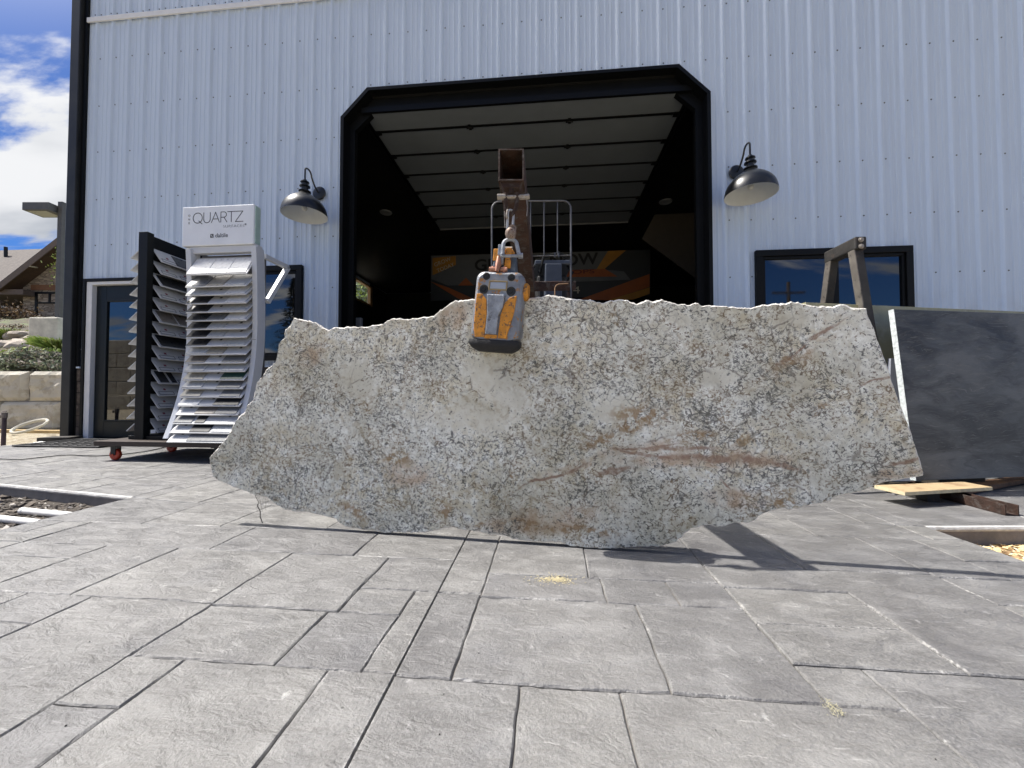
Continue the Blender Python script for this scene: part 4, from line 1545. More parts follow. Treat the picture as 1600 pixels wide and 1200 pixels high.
def barn_light(x, y, px_, py_, label):
    """x, y: lamp axis; px_, plate x and z"""
    t_ = empty('barn_light', (px_, DY - .022, 3.055), 0, label, 'wall lamp', 'gooseneck barn lights beside the garage opening')
    dx_, dy_ = x - px_, y - (DY - .022)
    q = MB()
    q.lathe([(.001, -.024), (.030, -.024), (.075, -.014), (.083, -.006), (.083, 0), (.001, 0)], (0, 0, 0), 32, 0, Matrix.Rotation(R(-90), 3, 'X'))
    # lathe axis runs to -Y
    q.v = [(a, -abs(b_), c_) for a, b_, c_ in q.v]
    q.build('wall_plate', M_BLK, t_, smooth=True)
    q = MB()
    pp = []
    for k in range(15):
        f = k / 14
        if f < .45:
            g_ = f / .45
            pp.append(Vector((dx_ * .55 * g_, -.02 + (dy_ + .02) * .55 * g_, .02 * g_ + .10 * g_ * g_)))
        else:
            a = (f - .45) / .55 * math.pi * .92
            r = .45
            cx = .775
            pp.append(Vector((dx_ * (cx - .225 * math.cos(a)), -.02 + (dy_ + .02) * (cx - .225 * math.cos(a)), .12 + .05 * math.sin(a) - .0 * a)))
    pp.append(Vector((dx_, dy_, .06)))
    pp.append(Vector((dx_, dy_, -.02)))
    q.tube(pp, .0095, 10)
    q.build('gooseneck_arm', M_BLK, t_, smooth=True)
    z0 = -.02
    q = MB()
    q.lathe([(.010, z0 + .035), (.020, z0 + .03), (.024, z0 + .015), (.046, z0 + .006), (.048, z0 - .004), (.030, z0 - .012), (.030, z0 - .030), (.056, z0 - .042), (.058, z0 - .052),
             (.036, z0 - .062), (.036, z0 - .088), (.048, z0 - .098), (.066, z0 - .106), (.066, z0 - .114), (.050, z0 - .122)], (dx_, dy_, 0), 36)
    q.build('socket_housing', M_BLK, t_, smooth=True, angle=40)
    z1 = z0 - .120
    zr = 2.648 - 3.055
    pr = []
    for (r, f) in ((.052, 0), (.060, .05), (.078, .11), (.102, .18), (.128, .25), (.155, .33), (.180, .42), (.202, .52), (.220, .63), (.233, .75), (.241, .87), (.2445, .96)):
        pr.append((r, z1 + (zr + .012 - z1) * f))
    pr += [(.2455, zr + .010), (.246, zr)]
    q = MB()
    q.lathe(pr, (dx_, dy_, 0), 64, 0)
    s_ = q.build('shade', M_BLK, t_, smooth=True, angle=60)
    q = MB()
    q.lathe([(r - .003 if r > .06 else r, z - .003) for r, z in pr[:-1]] + [(.2435, zr + .0005), (.246, zr)], (dx_, dy_, 0), 64, 0)
    q.build('lining', M_ENA, s_, smooth=True, angle=60)
    q = MB()
    q.lathe([(.001, zr + .05), (.018, zr + .055), (.030, zr + .075), (.030, zr + .095), (.018, zr + .13), (.014, zr + .17)], (dx_, dy_, 0), 20, 0)
    q.build('bulb', mat('frosted_bulb', (.6, .6, .56), .3), s_, smooth=True)
    return t_


barn_light(-2.812, 4.24, -2.812, 0, 'black gooseneck barn light on the wall left of the garage opening')
barn_light(2.104, 4.228, 2.104, 0, 'black gooseneck barn light on the wall right of the garage opening')

# ================================================================== SAMPLE DISPLAYS
M_DW = mat('display_white', (0.62, 0.64, 0.67), .35, var=.04)
M_CARD = mat('sample_card', (0.50, 0.505, 0.51), .5, var=.05, vscale=20)
M_BRN = mat('dark_brown_board', (0.035, 0.022, 0.016), .6, var=.3)
M_RK = mat('rack_black', (0.005, 0.006, 0.007), .5, var=.2, spec=.25)
M_INK = mat('print_ink', (0.012, 0.014, 0.02), .6)
M_RED = mat('orange_wheel', (0.55, 0.055, 0.018), .45, var=.1)
# rolling platform
ctt = empty('rolling_platform', (-3.3, 3.4, 0), 0, 'low dark wooden platform on orange casters carrying the sample displays', 'platform')
q = MB()
q.box((-.60, -.375, .128), (.62, .42, .172))
q.build('deck', M_BRN, ctt, bevel=.004)
for (x, y) in ((-.475, -.30), (-.43, .17), (.50, -.30), (.50, .30)):
    q = MB()
    q.box((x - .04, y - .04, .118), (x + .04, y + .04, .1275))
    for s_ in (-1, 1):
        q.box((x - .024, y + s_ * .022 - .003, .045), (x + .024, y + s_ * .022 + .003, .119))
    f = q.build('caster', M_TRIMG, ctt, bevel=.002)
    q = MB()
    q.lathe([(.001, -.018), (.040, -.018), (.048, -.012), (.048, .012), (.040, .018), (.001, .018)], (x, y, .048), 24, 0, Matrix.Rotation(R(90), 3, 'X'))
    q.lathe([(.001, -.030), (.008, -.030), (.008, .030), (.001, .030)], (x, y, .048), 12, 0, Matrix.Rotation(R(90), 3, 'X'))
    q.build('wheel', M_RED, f, smooth=True)

# curved white tower
tw = empty('sample_tower', (-2.9, 3.2, .173), 0, 'white curved display tower with a lit-style QUARTZ header box, front of the platform', 'display stand')


def T_(mb, name, mt, parent=None, **kw):
    o = mb.build(name, mt, parent or tw, **kw)
    if parent is None:
        o.matrix_parent_inverse = Matrix.Translation(-tw.location)
    return o


def curveY(z):                                     # front line of the curved frame
    k = max(0.0, (1.15 - z) / 0.97)
    k2 = max(0.0, (z - 1.15) / .75)
    return 3.215 - .21 * k * k - .03 * k2 * k2


TX0, TX1 = -3.215, -2.585
q = MB()
for x0 in (TX0, TX1):
    pz = [.20 + k * (1.88 - .20) / 24 for k in range(25)]
    vs = []
    wd = .048
    for z in pz:
        yf = curveY(z)
        vs += [(x0 - wd / 2, yf, z), (x0 + wd / 2, yf, z), (x0 + wd / 2, yf + .10, z), (x0 - wd / 2, yf + .10, z)]
    fs = []
    for k in range(24):
        for j in range(4):
            fs.append((k * 4 + j, k * 4 + (j + 1) % 4, k * 4 + 4 + (j + 1) % 4, k * 4 + 4 + j))
    fs += [(3, 2, 1, 0), (96, 97, 98, 99)]
    q.add(vs, fs)
T_(q, 'side_rail', M_DW, bevel=.003)
q = MB()
q.box((TX0 - .02, 3.06, .173), (TX1 + .02, 3.42, .225))
T_(q, 'base', M_DW, bevel=.003)
q = MB()
q.box((-2.98, 3.055, .18), (-2.86, 3.059, .218))
T_(q, 'base_plate', mat('grey_label', (0.16, 0.15, 0.14), .5))
q = MB()
q.box((TX0, 3.33, .225), (TX1, 3.345, 1.86))
T_(q, 'back_panel', mat('display_back', (0.10, 0.10, 0.105), .6))
# rear strut sticking out right of the frame
q = MB()
for (a, b_) in (((TX1 + .015, 3.30, 1.83), (TX1 + .015, 3.62, 1.83)), ((TX1 + .015, 3.62, 1.83), (TX1 + .015, 3.345, 1.42))):
    A_, B_ = Vector(a), Vector(b_)
    d_ = (B_ - A_).normalized()
    u_ = Vector((1, 0, 0))
    w_ = d_.cross(u_)
    q.hexa([A_ - u_ * .02 - w_ * .02, A_ + u_ * .02 - w_ * .02, A_ + u_ * .02 + w_ * .02, A_ - u_ * .02 + w_ * .02,
            B_ - u_ * .02 - w_ * .02, B_ + u_ * .02 - w_ * .02, B_ + u_ * .02 + w_ * .02, B_ - u_ * .02 + w_ * .02])
T_(q, 'rear_strut', M_DW, bevel=.003)
q = MB()
for z in (1.02, 1.045):
    q.tube([(TX1 + .016, curveY(1.0) + .05, z), (TX1 + .022, curveY(1.0) + .05, z)], .006, 10)
q.box((TX1 - .018, curveY(1.05) - .001, 1.055), (TX1 + .018, curveY(1.05) + .074, 1.060))
T_(q, 'rail_joint', mat('joint_grey', (0.3, 0.31, 0.33), .5))
# header box
q = MB()
HX0, HX1, HY, HZ0, HZ1 = -3.283, -2.592, 3.195, 1.905, 2.262
q.box((HX0, HY, HZ0), (HX1, HY + .085, HZ1))
hb = T_(q, 'header_box', mat('frosted_acrylic', (0.80, 0.83, 0.86), .25, var=.05, vscale=3, coat=.4), bevel=.007)
q = MB()
q.box((HX1 - .004, HY + .015, HZ0 + .012), (HX1 + .006, HY + .07, HZ1 - .012))
T_(q, 'edge_strip', mat('glass_green_edge', (0.45, 0.60, 0.55), .2, var=.1), parent=hb)
q = MB()
q.box((TX0 - .01, HY + .02, 1.845), (TX1 + .017, HY + .08, 1.903))
T_(q, 'crosspiece', M_DW, bevel=.003)
# lettering of the header: thin strokes
FYt = HY - .0012
q = MB()


def strokes(mb, lines, ox, oz, sx, sz, wd, y):
    for ln_ in lines:
        P_ = [Vector((ox + a * sx, y, oz + b_ * sz)) for a, b_ in ln_]
        for A_, B_ in zip(P_, P_[1:]):
            d_ = (B_ - A_)
            if d_.length < 1e-6:
                continue
            d_.normalize()
            n_ = Vector((-d_.z, 0, d_.x)) * wd / 2
            e_ = d_ * wd * .4
            mb.add([A_ - n_ - e_, B_ - n_ + e_, B_ + n_ + e_, A_ + n_ - e_], [(0, 1, 2, 3)])


def arc(cx, cy, rx, ry, a0, a1, n=18):
    return [(cx + rx * math.cos(R(a0 + (a1 - a0) * k / n)), cy + ry * math.sin(R(a0 + (a1 - a0) * k / n))) for k in range(n + 1)]


G_ = {'Q': [arc(.5, .5, .48, .5, 0, 360, 32), [(.62, .22), (.98, -.10)]],
      'U': [[(.08, 1), (.08, .36)] + arc(.42, .36, .34, .36, 180, 360) + [(.76, 1)]],
      'A': [[(0, 0), (.42, 1), (.84, 0)], [(.16, .34), (.68, .34)]],
      'R': [[(.1, 0), (.1, 1), (.42, 1)] + arc(.42, .74, .26, .26, 90, -90, 12) + [(.1, .48)], [(.42, .48), (.74, 0)]],
      'T': [[(0, 1), (.78, 1)], [(.39, 1), (.39, 0)]],
      'Z': [[(.02, 1), (.76, 1), (.0, 0), (.80, 0)]]}
ox = HX0 + .105
for ch_, adv in (('Q', 1.06), ('U', .90), ('A', .88), ('R', .80), ('T', .82), ('Z', .9)):
    strokes(q, G_[ch_], ox, HZ0 + .205, .092, .092, .0062, FYt)
    ox += adv * .092
T_(q, 'lettering', M_INK, parent=hb)
put_text('lettering', 'SURFACES', .036, front(HX0 + .500, FYt, HZ0 + .165, 0, 1.15), MATS['print_ink'], hb, bold=-.0012, space=1.12)
put_text('lettering', '®', .020, front(HX0 + .613, FYt, HZ0 + .176), M_INK, hb)
for k, c_ in enumerate('ONE'):
    put_text('lettering', c_, .026, front(HX0 + .068, FYt, HZ0 + .275 - k * .034, R(90) if False else 0), mat('grey_ink', (.09, .095, .10), .6), hb)
put_text('lettering', 'daltile', .054, front(HX0 + .385, FYt, HZ0 + .085, 0, .95), MATS['grey_ink'], hb)
q = MB()
q.add([(HX0 + .276, FYt, HZ0 + .068), (HX0 + .308, FYt, HZ0 + .068), (HX0 + .308, FYt, HZ0 + .102), (HX0 + .276, FYt, HZ0 + .102)], [(0, 1, 2, 3)])
q2 = MB()
q2.add([(HX0 + .283, FYt - .0008, HZ0 + .101), (HX0 + .303, FYt - .0008, HZ0 + .073), (HX0 + .297, FYt - .0008, HZ0 + .071), (HX0 + .281, FYt - .0008, HZ0 + .093)], [(0, 3, 2, 1)])
q2.add([(HX0 + .303, FYt - .0008, HZ0 + .100), (HX0 + .306, FYt - .0008, HZ0 + .084), (HX0 + .300, FYt - .0008, HZ0 + .090)], [(0, 1, 2)])
T_(q, 'logo', M_INK, parent=hb)
T_(q2, 'logo', M_DW, parent=hb)

# boards on the tower
random.seed(21)
SW_M = [mat('swatch_%s' % n_, c_, .3, var=.15, vscale=30) for n_, c_ in
        (('charcoal', (0.02, 0.021, 0.023)), ('grey', (0.16, 0.165, 0.17)), ('pale', (0.45, 0.46, 0.46)), ('green', (0.03, 0.075, 0.06)), ('taupe', (0.17, 0.15, 0.13)), ('white', (0.70, 0.70, 0.69)), ('sand', (0.36, 0.33, 0.27)), ('slate', (0.09, 0.10, 0.11)))]
M_DOT = mat('label_dot', (0.03, 0.03, 0.032), .6)
M_PINK = mat('red_mark', (0.20, 0.03, 0.05), .6)
ORD = ['topmost', 'second', 'third', 'fourth', 'fifth', 'sixth', 'seventh', 'eighth', 'ninth', 'tenth', 'eleventh', 'twelfth', 'thirteenth', 'fourteenth', 'fifteenth',
       'sixteenth', 'seventeenth', 'eighteenth', 'nineteenth', 'twentieth', 'twenty-first']


def board(M4, w_, dp, pads, label, group, th=.009, outline=False, dots=True):
    """card lying in local x (width) / y (depth, 0 = raised back edge) ; M4 local->world"""
    r_ = empty('sample_board', (0, 0, 0), 0, label, 'sample board', group)
    r_.matrix_world = M4
    q = MB()
    q.box((0, -dp, -th), (w_, 0, 0))
    q.build('card', M_CARD, r_, bevel=.0015)
    for (a, b_, mi) in pads:
        q = MB()
        q.box((a * w_, -dp + .012, .0006), (b_ * w_ - .004, -.02, .005))
        q.build('swatch', SW_M[mi], r_, bevel=.001)
    q = MB()
    for k in range(3):
        x = w_ * (k + .5) / 3
        if any(a - .02 < x / w_ < b_ + .02 for a, b_, _ in pads):
            continue
        if dots:
            q.box((x - .011, -dp * .55 - .010, .0004), (x + .011, -dp * .55 + .010, .0014), 1 if outline else 0)
        if outline:
            x0, x1, ya, yb = x - w_ * .13, x + w_ * .13, -dp + .012, -dp + .048
            for bb_ in ((x0, ya, x1, ya + .004), (x0, yb - .004, x1, yb), (x0, ya, x0 + .004, yb), (x1 - .004, ya, x1, yb)):
                q.box((bb_[0], bb_[1], .0004), (bb_[2], bb_[3], .0016), 0)
    if q.v:
        q.build('label', [M_DOT, M_PINK], r_)
    bpy.context.view_layer.update()
    return r_


PADS = {0: [(.0, .34, 5), (.34, .67, 5), (.67, .98, 5)], 1: [(0, .33, 1)], 2: [], 3: [(0, .36, 0)], 4: [(0, .36, 0), (.62, .97, 2)], 5: [(0, .34, 0)], 6: [(0, .34, 0)], 7: [(0, .34, 0)], 8: [(0, .34, 0), (.6, .97, 2)],
        9: [(.0, .33, 2)], 10: [(.60, .97, 1)], 11: [(.60, .97, 2)], 12: [(.60, .97, 3)], 13: [(.56, .95, 1)], 14: [], 15: [(.56, .97, 0)], 16: [(.3, .62, 4), (.62, .97, 1)],
        17: [(0, .3, 1), (.34, .5, 0)], 18: [(.3, .62, 0)], 19: [(.3, .95, 1)]}
for k in range(20):
    z = 1.735 - k * .0745
    if k == 0:
        z = 1.815
    yb_ = curveY(z) + .065
    dp, tilt = (.198, R(47))
    if k == 0:
        dp, tilt = .225, R(58)
    M4 = Matrix.Translation((TX0 + .035, yb_, z)) @ Matrix.Rotation(tilt, 4, 'X')
    pads_ = list(PADS[k])
    for (a_, b2_) in ((0, .33), (.34, .62), (.64, .97)):
        if not any(p_[0] < b2_ and p_[1] > a_ for p_ in pads_) and random.random() < .62:
            pads_.append((a_, b2_, random.choice([1, 2, 2, 4, 5, 6, 7])))
    board(M4, TX1 - TX0 - .055, dp, pads_, '%s tilted white sample board, counted from the top, in the white curved tower' % ORD[k],
          'sample boards stacked down the white tower')

# black two-sided rack behind the tower
br = empty('tile_rack', (-3.5, 3.4, .173), 0, 'tall black metal sample rack standing left of the white tower', 'display rack')


def B_(mb, name, mt, parent=None, **kw):
    o = mb.build(name, mt, parent or br, **kw)
    if parent is None:
        o.matrix_parent_inverse = Matrix.Translation(-br.location)
    return o


PX0 = onY(213.5, 500, 3.14).x
PX1 = onY(232, 500, 3.14).x
ZT = onY(222, 362, 3.14).z
q = MB()
q.box((PX0, 3.14, .173), (PX1 - .028, 3.20, ZT))
q.box((PX0, 3.74, .173), (PX1 - .028, 3.80, ZT))
B_(q, 'post', M_RK, bevel=.003)
q = MB()
xm = (PX0 + PX1) / 2 - .01
q.box((xm - .012, 3.20, 1.80), (xm + .012, 3.74, ZT - .012))
q.box((xm - .006, 3.20, .25), (xm + .006, 3.74, 1.80))
B_(q, 'centre_panel', M_RK, bevel=.002)
q = MB()
q.box((PX0 - .08, 3.16, .1735), (PX1 + .16, 3.78, .205))
B_(q, 'foot', M_RK, bevel=.003)
random.seed(5)
RP = {0: [(.30, .62, 0), (.66, .98, 0)], 1: [(.70, .98, 0)], 2: [(.04, .62, 0), (.66, .97, 0)], 3: [(.70, .98, 1)], 4: [(.72, .98, 4)], 5: [(.04, .33, 4), (.36, .64, 4), (.67, .97, 4)], 6: [], 7: [(.04, .66, 0), (.72, .97, 0)],
      8: [], 9: [], 10: [(.04, .2, 0), (.24, .34, 0)], 11: [], 12: [], 13: [(.7, .98, 1)], 14: [(.5, .98, 0)]}
for k in range(15):
    z = ZT - .125 - k * .1105
    # right-hand side, facing +X
    M4 = Matrix.Translation((xm + .018, 3.205, z)) @ Matrix.Rotation(R(90), 4, 'Z') @ Matrix.Rotation(R(53), 4, 'X')
    board(M4, .54, .160, RP[k], '%s sample board from the top on the right face of the black rack' % ORD[k], 'sample boards on the right face of the black rack', outline=True)
    M4 = Matrix.Translation((xm - .018, 3.745, z - .01)) @ Matrix.Rotation(R(-90), 4, 'Z') @ Matrix.Rotation(R(40), 4, 'X')
    board(M4, .60, .15, [(.04, .33, random.choice([0, 1, 4]))], '%s sample board from the top on the left face of the black rack' % ORD[k],
          'sample boards on the left face of the black rack', outline=False)
# loose sheets lying on the platform
q = MB()
for k, (x, y, a, c_) in enumerate(((-2.95, 3.20, .06, 5), (-2.80, 3.17, -.08, 1), (-3.05, 3.24, .12, 5))):
    q.box((-.26, -.13, .226 + k * .012), (.26, .13, .233 + k * .012), 0, Matrix.Translation((x, y, 0)) @ Matrix.Rotation(a, 4, 'Z') @ Matrix.Rotation(R(1.5 * (k - 1)), 4, 'Y'))
tag(q.build('loose_samples', M_CARD, bevel=.001), 'loose pale sample sheets lying across the base of the white tower', 'sample sheets')

# ================================================================== door mat and cable
M_MAT = mat('rubber_mat', (0.02, 0.02, 0.021), .7, var=.3, bump=.4, bscale=60)
q = MB()
x0, x1, ya, yb_ = -5.80, -4.75, 3.74, 4.36
q.box((x0, ya, .003), (x1, yb_, .012))
random.seed(11)
for i in range(9):
    for j in range(5):
        cx, cy = x0 + .07 + i * (x1 - x0 - .14) / 8, ya + .07 + j * (yb_ - ya - .14) / 4
        pp = []
        for k in range(9):
            a = math.pi * k / 8
            pp.append((cx + .055 * math.cos(a) * (1 if (i + j) % 2 else -1), cy + .05 * math.sin(a), .0165))
        q.tube(pp, .005, 5)
for (a, b_) in (((x0, ya), (x1, ya)), ((x1, ya), (x1, yb_)), ((x1, yb_), (x0, yb_)), ((x0, yb_), (x0, ya))):
    q.tube([(a[0], a[1], .014), (b_[0], b_[1], .014)], .009, 6)
tag(q.build('door_mat', M_MAT), 'black patterned rubber mat lying before the dark entrance door', 'door mat')
q = MB()
pp = []
for px, py in ((-60, 716), (0, 717), (30, 718), (70, 714), (110, 711), (150, 712.5), (200, 709), (235, 704), (262, 698), (300, 695.5), (340, 694), (380, 690), (420, 688)):
    p = onZ(px, py, .009)
    pp.append(p)
sm = []
for k in range(len(pp) - 1):
    a, b_, c_, e_ = pp[max(0, k - 1)], pp[k], pp[k + 1], pp[min(len(pp) - 1, k + 2)]
    for s_ in range(6):
        f = s_ / 6
        sm.append(.5 * ((2 * b_) + (c_ - a) * f + (2 * a - 5 * b_ + 4 * c_ - e_) * f * f + (3 * b_ - a - 3 * c_ + e_) * f ** 3))
q.tube(sm, .0045, 6)
tag(q.build('power_cable', M_TRIM, smooth=True), 'thin black power cable snaking across the paving under the display platform', 'cable')

# ================================================================== RIGHT SIDE: A-frame, slabs, boards
M_AF = mat('weathered_dark_steel', (0.034, 0.032, 0.030), .65, .3, var=.45, vscale=9, bump=.3, bscale=50, color2=(0.075, 0.055, 0.043), c2lo=.56, c2hi=.7)
M_AFL = mat('lighter_steel_face', (0.15, 0.135, 0.118), .6, .3, var=.3, vscale=12, bump=.3, bscale=40, color2=(0.05, 0.045, 0.04), c2lo=.56, c2hi=.64)  # lighter tone for the left-facing web of each leg, flanges stay darker
AX = 2.02
af = empty('slab_rack', (AX, 2.85, 0), 0, 'rusty steel A-frame slab rack rising behind the right end of the granite slab', 'rack')


def A_F(mb, name, mt, **kw):
    o = mb.build(name, mt, af, **kw)
    o.matrix_parent_inverse = Matrix.Translation((-AX, -2.85, 0))
    return o


zc_ = 1.60
q = MB()
q.box((AX - .012, 2.735, zc_ - .075), (AX + .060, 3.03, zc_ + .012))
A_F(q, 'cap', M_AF, bevel=.010)


def cleg(y0, z0, y1, z1, wy, name):
    q = MB()
    for (xa, xb, oa, ob, mi) in ((AX - .010, AX - .003, 0, wy, 1), (AX - .003, AX + .045, 0, .007, 0), (AX - .003, AX + .045, wy - .007, wy, 0)):
        q.hexa([(xa, y1 + oa, z1), (xb, y1 + oa, z1), (xb, y1 + ob, z1), (xa, y1 + ob, z1), (xa, y0 + oa, z0), (xb, y0 + oa, z0), (xb, y0 + ob, z0), (xa, y0 + ob, z0)], mi)
    A_F(q, name, [M_AF, M_AFL], bevel=.001)


cleg(2.755, zc_ - .03, 2.50, .0, .055, 'leg')
cleg(2.955, zc_ - .03, 3.30, .0, .055, 'leg')
q = MB()
for z in (zc_ - .012, zc_ - .056):
    q.lathe([(.016, 0), (.016, .006), (.010, .007), (.010, .014), (.0001, .014)], (AX + .022, 2.735, z), 12, 0, Matrix.Rotation(R(90), 3, 'X'))
A_F(q, 'bolt', M_RUSTL)
q = MB()
q.box((AX - .0, 2.30, .0), (AX + .06, 3.40, .06))
q.box((AX + .06, 2.78, .30), (5.0, 2.84, .36))
A_F(q, 'rail', M_AF)

# dark slab
BZ = .085
Bl = onZ(1432, 751, BZ)
Br = onZ(1600, 745, BZ)
bd = (Br - Bl).normalized()
r_ = ray(1397, 483)
tt = (Bl.dot(bd)) / (r_.dot(bd)) if abs(r_.dot(bd)) > 1e-6 else 1
O_ = Vector((0, 0, CH))
tt = (Bl - O_).dot(bd) / r_.dot(bd)
# limit the lean to something a rack gives
Tl = O_ + r_ * tt
up_ = (Tl - Bl)
hgt = up_.length
lean = math.degrees(math.asin(min(1, math.hypot(up_.x, up_.y) / hgt)))
print('dark slab lean', lean, 'height', hgt, Bl, Tl)
if lean > 20 or lean < 3:
    # choose the point on the view line whose lean is about 12 degrees
    best = None
    for k in range(400):
        P_ = O_ + r_ * (1.5 + k * .01)
        u_ = P_ - Bl
        if u_.z <= 0:
            continue
        back_ = Vector((-bd.y, bd.x, 0))
        a_ = math.degrees(math.atan2(u_.dot(back_), u_.z))
        if best is None or abs(a_ - 12) < best[0]:
            best = (abs(a_ - 12), P_)
    Tl = best[1]
    up_ = Tl - Bl
    print('dark slab refit', Tl, 'skew', up_.dot(bd))
wl = 2.6
nf = bd.cross(up_).normalized()
if nf.y > 0:
    nf = -nf
thk = nf * -.03
M_DARKS = bpy.data.materials.new('dark_brushed_stone')
M_DARKS.use_nodes = True
t = NT(M_DARKS.node_tree)
b = M_DARKS.node_tree.nodes['Principled BSDF']
oc = t.n('ShaderNodeTexCoord').outputs['Object']
lo_ = t.mapping(oc, scale=(1.0, 1.0, 2.6), rot=(0, R(8), 0))
wv = t.vmath('ADD', lo_, t.vmath('SCALE', t.vmath('SUBTRACT', t.noisec(lo_, 3.0, 4), (.5, .5, .5)), scale=.35))
c = t.mix(t.ramp(t.noise(wv, 2.2, 8, .62, .6), .32, .68), (0.026, 0.028, 0.030), (0.115, 0.122, 0.124))
fib = t.noise(t.mapping(wv, scale=(3, 3, 26)), 3.2, 5, .6, .4)
c = t.mix(t.ramp(fib, .52, .70, 0, .55), c, (0.21, 0.215, 0.21))
c = t.mix(t.ramp(t.noise(wv, 6.5, 6, .6, 1.0), .58, .74, 0, .5), c, (0.025, 0.03, 0.036))
t.set(b.inputs['Base Color'], c)
t.set(b.inputs['Roughness'], t.ramp(fib, .3, .7, .38, .60))
q = MB()
q.prism([Bl, Bl + bd * wl, Bl + bd * wl + up_, Tl], thk, 0)
ds_ = q.build('dark_slab', [M_DARKS, M_WHITE], bevel=.002)
tag(ds_, 'dark grey brushed stone slab leaning on the rack at the far right', 'stone slab')
# pale sawn edge of that slab
q = MB()
e0, e1 = Bl + bd * -.002, Tl + bd * -.002
q.hexa([e0 + bd * -.001, e0 + bd * .0015, e0 + bd * .0015 + thk, e0 + bd * -.001 + thk, e1 + bd * -.001, e1 + bd * .0015, e1 + bd * .0015 + thk, e1 + bd * -.001 + thk])
eo = q.build('sawn_edge', mat('pale_sawn_edge', (0.52, 0.56, 0.56), .6, var=.3, vscale=60, bump=.5, bscale=90))
eo.parent = ds_
# greenish slab behind it
Gl = onY(1366, 477, 2.76)
Gz = Gl.z
Gr = onZ(1600, 487, Gz)
gd = (Gr - Gl)
gd.z = 0
gd.normalize()
gn = Vector((gd.y, -gd.x, 0))
gup = Vector((0, 0, 1)) * (Gz - .09) * 1.0 + gn * -.20
q = MB()
g_b = Gl - gup
q.prism([g_b + gd * -.50, g_b + gd * 2.5, Gl + gd * 2.5, Gl + gd * -.52], gn * -.03, 0)
tag(q.build('olive_slab', mat('olive_stone', (0.36, 0.335, 0.19), .4, var=.25, vscale=5, color2=(0.45, 0.43, 0.28), c2lo=.5, c2hi=.7), bevel=.001),
    'olive green slab standing behind the dark slab on the rack', 'stone slab')
# blue-grey offcut between them
P_ = [atd(1392, 560, 2.42), atd(1415, 561, 2.42), atd(1440, 700, 2.32), atd(1440, 752, 2.26), atd(1385, 752, 2.26)]
q = MB()
q.prism(P_, FY * .02, 0)
tag(q.build('blue_grey_offcut', mat('blue_grey_stone', (0.22, 0.235, 0.27), .4, var=.15, vscale=10), bevel=.001),
    'short blue-grey stone offcut propped beside the left edge of the dark slab', 'stone offcut')
# plywood plank stack, timber and steel channel
M_PLY = mat('pale_plywood', (0.40, 0.30, 0.17), .75, var=.2, vscale=5, bump=.3, bscale=40, color2=(0.30, 0.20, 0.11), c2lo=.5, c2hi=.62)
M_PLYE = mat('plywood_edge', (0.58, 0.50, 0.32), .75, var=.2, vscale=40)
zt_ = .080
q = MB()
cs = [onZ(1414, 769, zt_), onZ(1551, 761, zt_), onZ(1505, 752.5, zt_), onZ(1366, 758, zt_)]
q.prism([c_ - Vector((0, 0, .018)) for c_ in cs], (0, 0, .018), 0)
q.f, q.m = q.f, [0 if i == 1 else 1 for i in range(len(q.f))]
tag(q.build('plywood_board', [M_PLY, M_PLYE], bevel=.001), 'pale plywood board lying under the foot of the dark slab', 'board')
q = MB()
a, b_ = onZ(1480, 772, .03), onZ(1660, 738, .03)
dd_ = (b_ - a)
dd_.z = 0
dd_.normalize()
n2 = Vector((-dd_.y, dd_.x, 0)) * .075
q.prism([a - n2 * .1, b_ - n2 * .1, b_ + n2, a + n2], (0, 0, .028), 0)
for v_i in range(len(q.v)):
    q.v[v_i] = (q.v[v_i][0], q.v[v_i][1], q.v[v_i][2] - .022)
tag(q.build('brown_timber', mat('old_timber', (0.16, 0.09, 0.05), .8, var=.4, vscale=14, bump=.5, bscale=60), bevel=.003),
    'brown timber running back to the right beneath the dark slab', 'timber')
q = MB()
a, b_ = onZ(1571, 806, .0), onZ(1466, 778, .0)
dd_ = (b_ - a).normalized()
n2 = Vector((dd_.y, -dd_.x, 0))
if n2.y < 0:
    n2 = -n2
wch, hch, tch = .060, .052, .005
for (o0_, o1_, z0, z1) in ((0, tch, .002, hch), (wch - tch, wch, .002, hch), (tch, wch - tch, .002, .002 + tch)):
    A_, B__ = a, a + dd_ * .62
    q.hexa([A_ + n2 * o0_ + Vector((0, 0, z0)), B__ + n2 * o0_ + Vector((0, 0, z0)), B__ + n2 * o1_ + Vector((0, 0, z0)), A_ + n2 * o1_ + Vector((0, 0, z0)),
            A_ + n2 * o0_ + Vector((0, 0, z1)), B__ + n2 * o0_ + Vector((0, 0, z1)), B__ + n2 * o1_ + Vector((0, 0, z1)), A_ + n2 * o1_ + Vector((0, 0, z1))])
tag(q.build('steel_channel', M_RUST, bevel=.001), 'short rusty steel channel lying on the paving below the plywood board', 'steel channel')
q = MB()
for (pa, pb) in (((1390, 770), (1440, 776)), ((1470, 764), (1540, 762))):
    a, b_ = onZ(*pa, 0), onZ(*pb, 0)
    q.prism([a, b_, b_ + Vector((.02, .20, 0)), a + Vector((.02, .20, 0))], (0, 0, .060), 0)
tag(q.build('support_block', mat('dark_block', (0.03, 0.025, 0.02), .8), bevel=.002), 'dark support blocks in the shadow under the plywood board', 'support blocks')

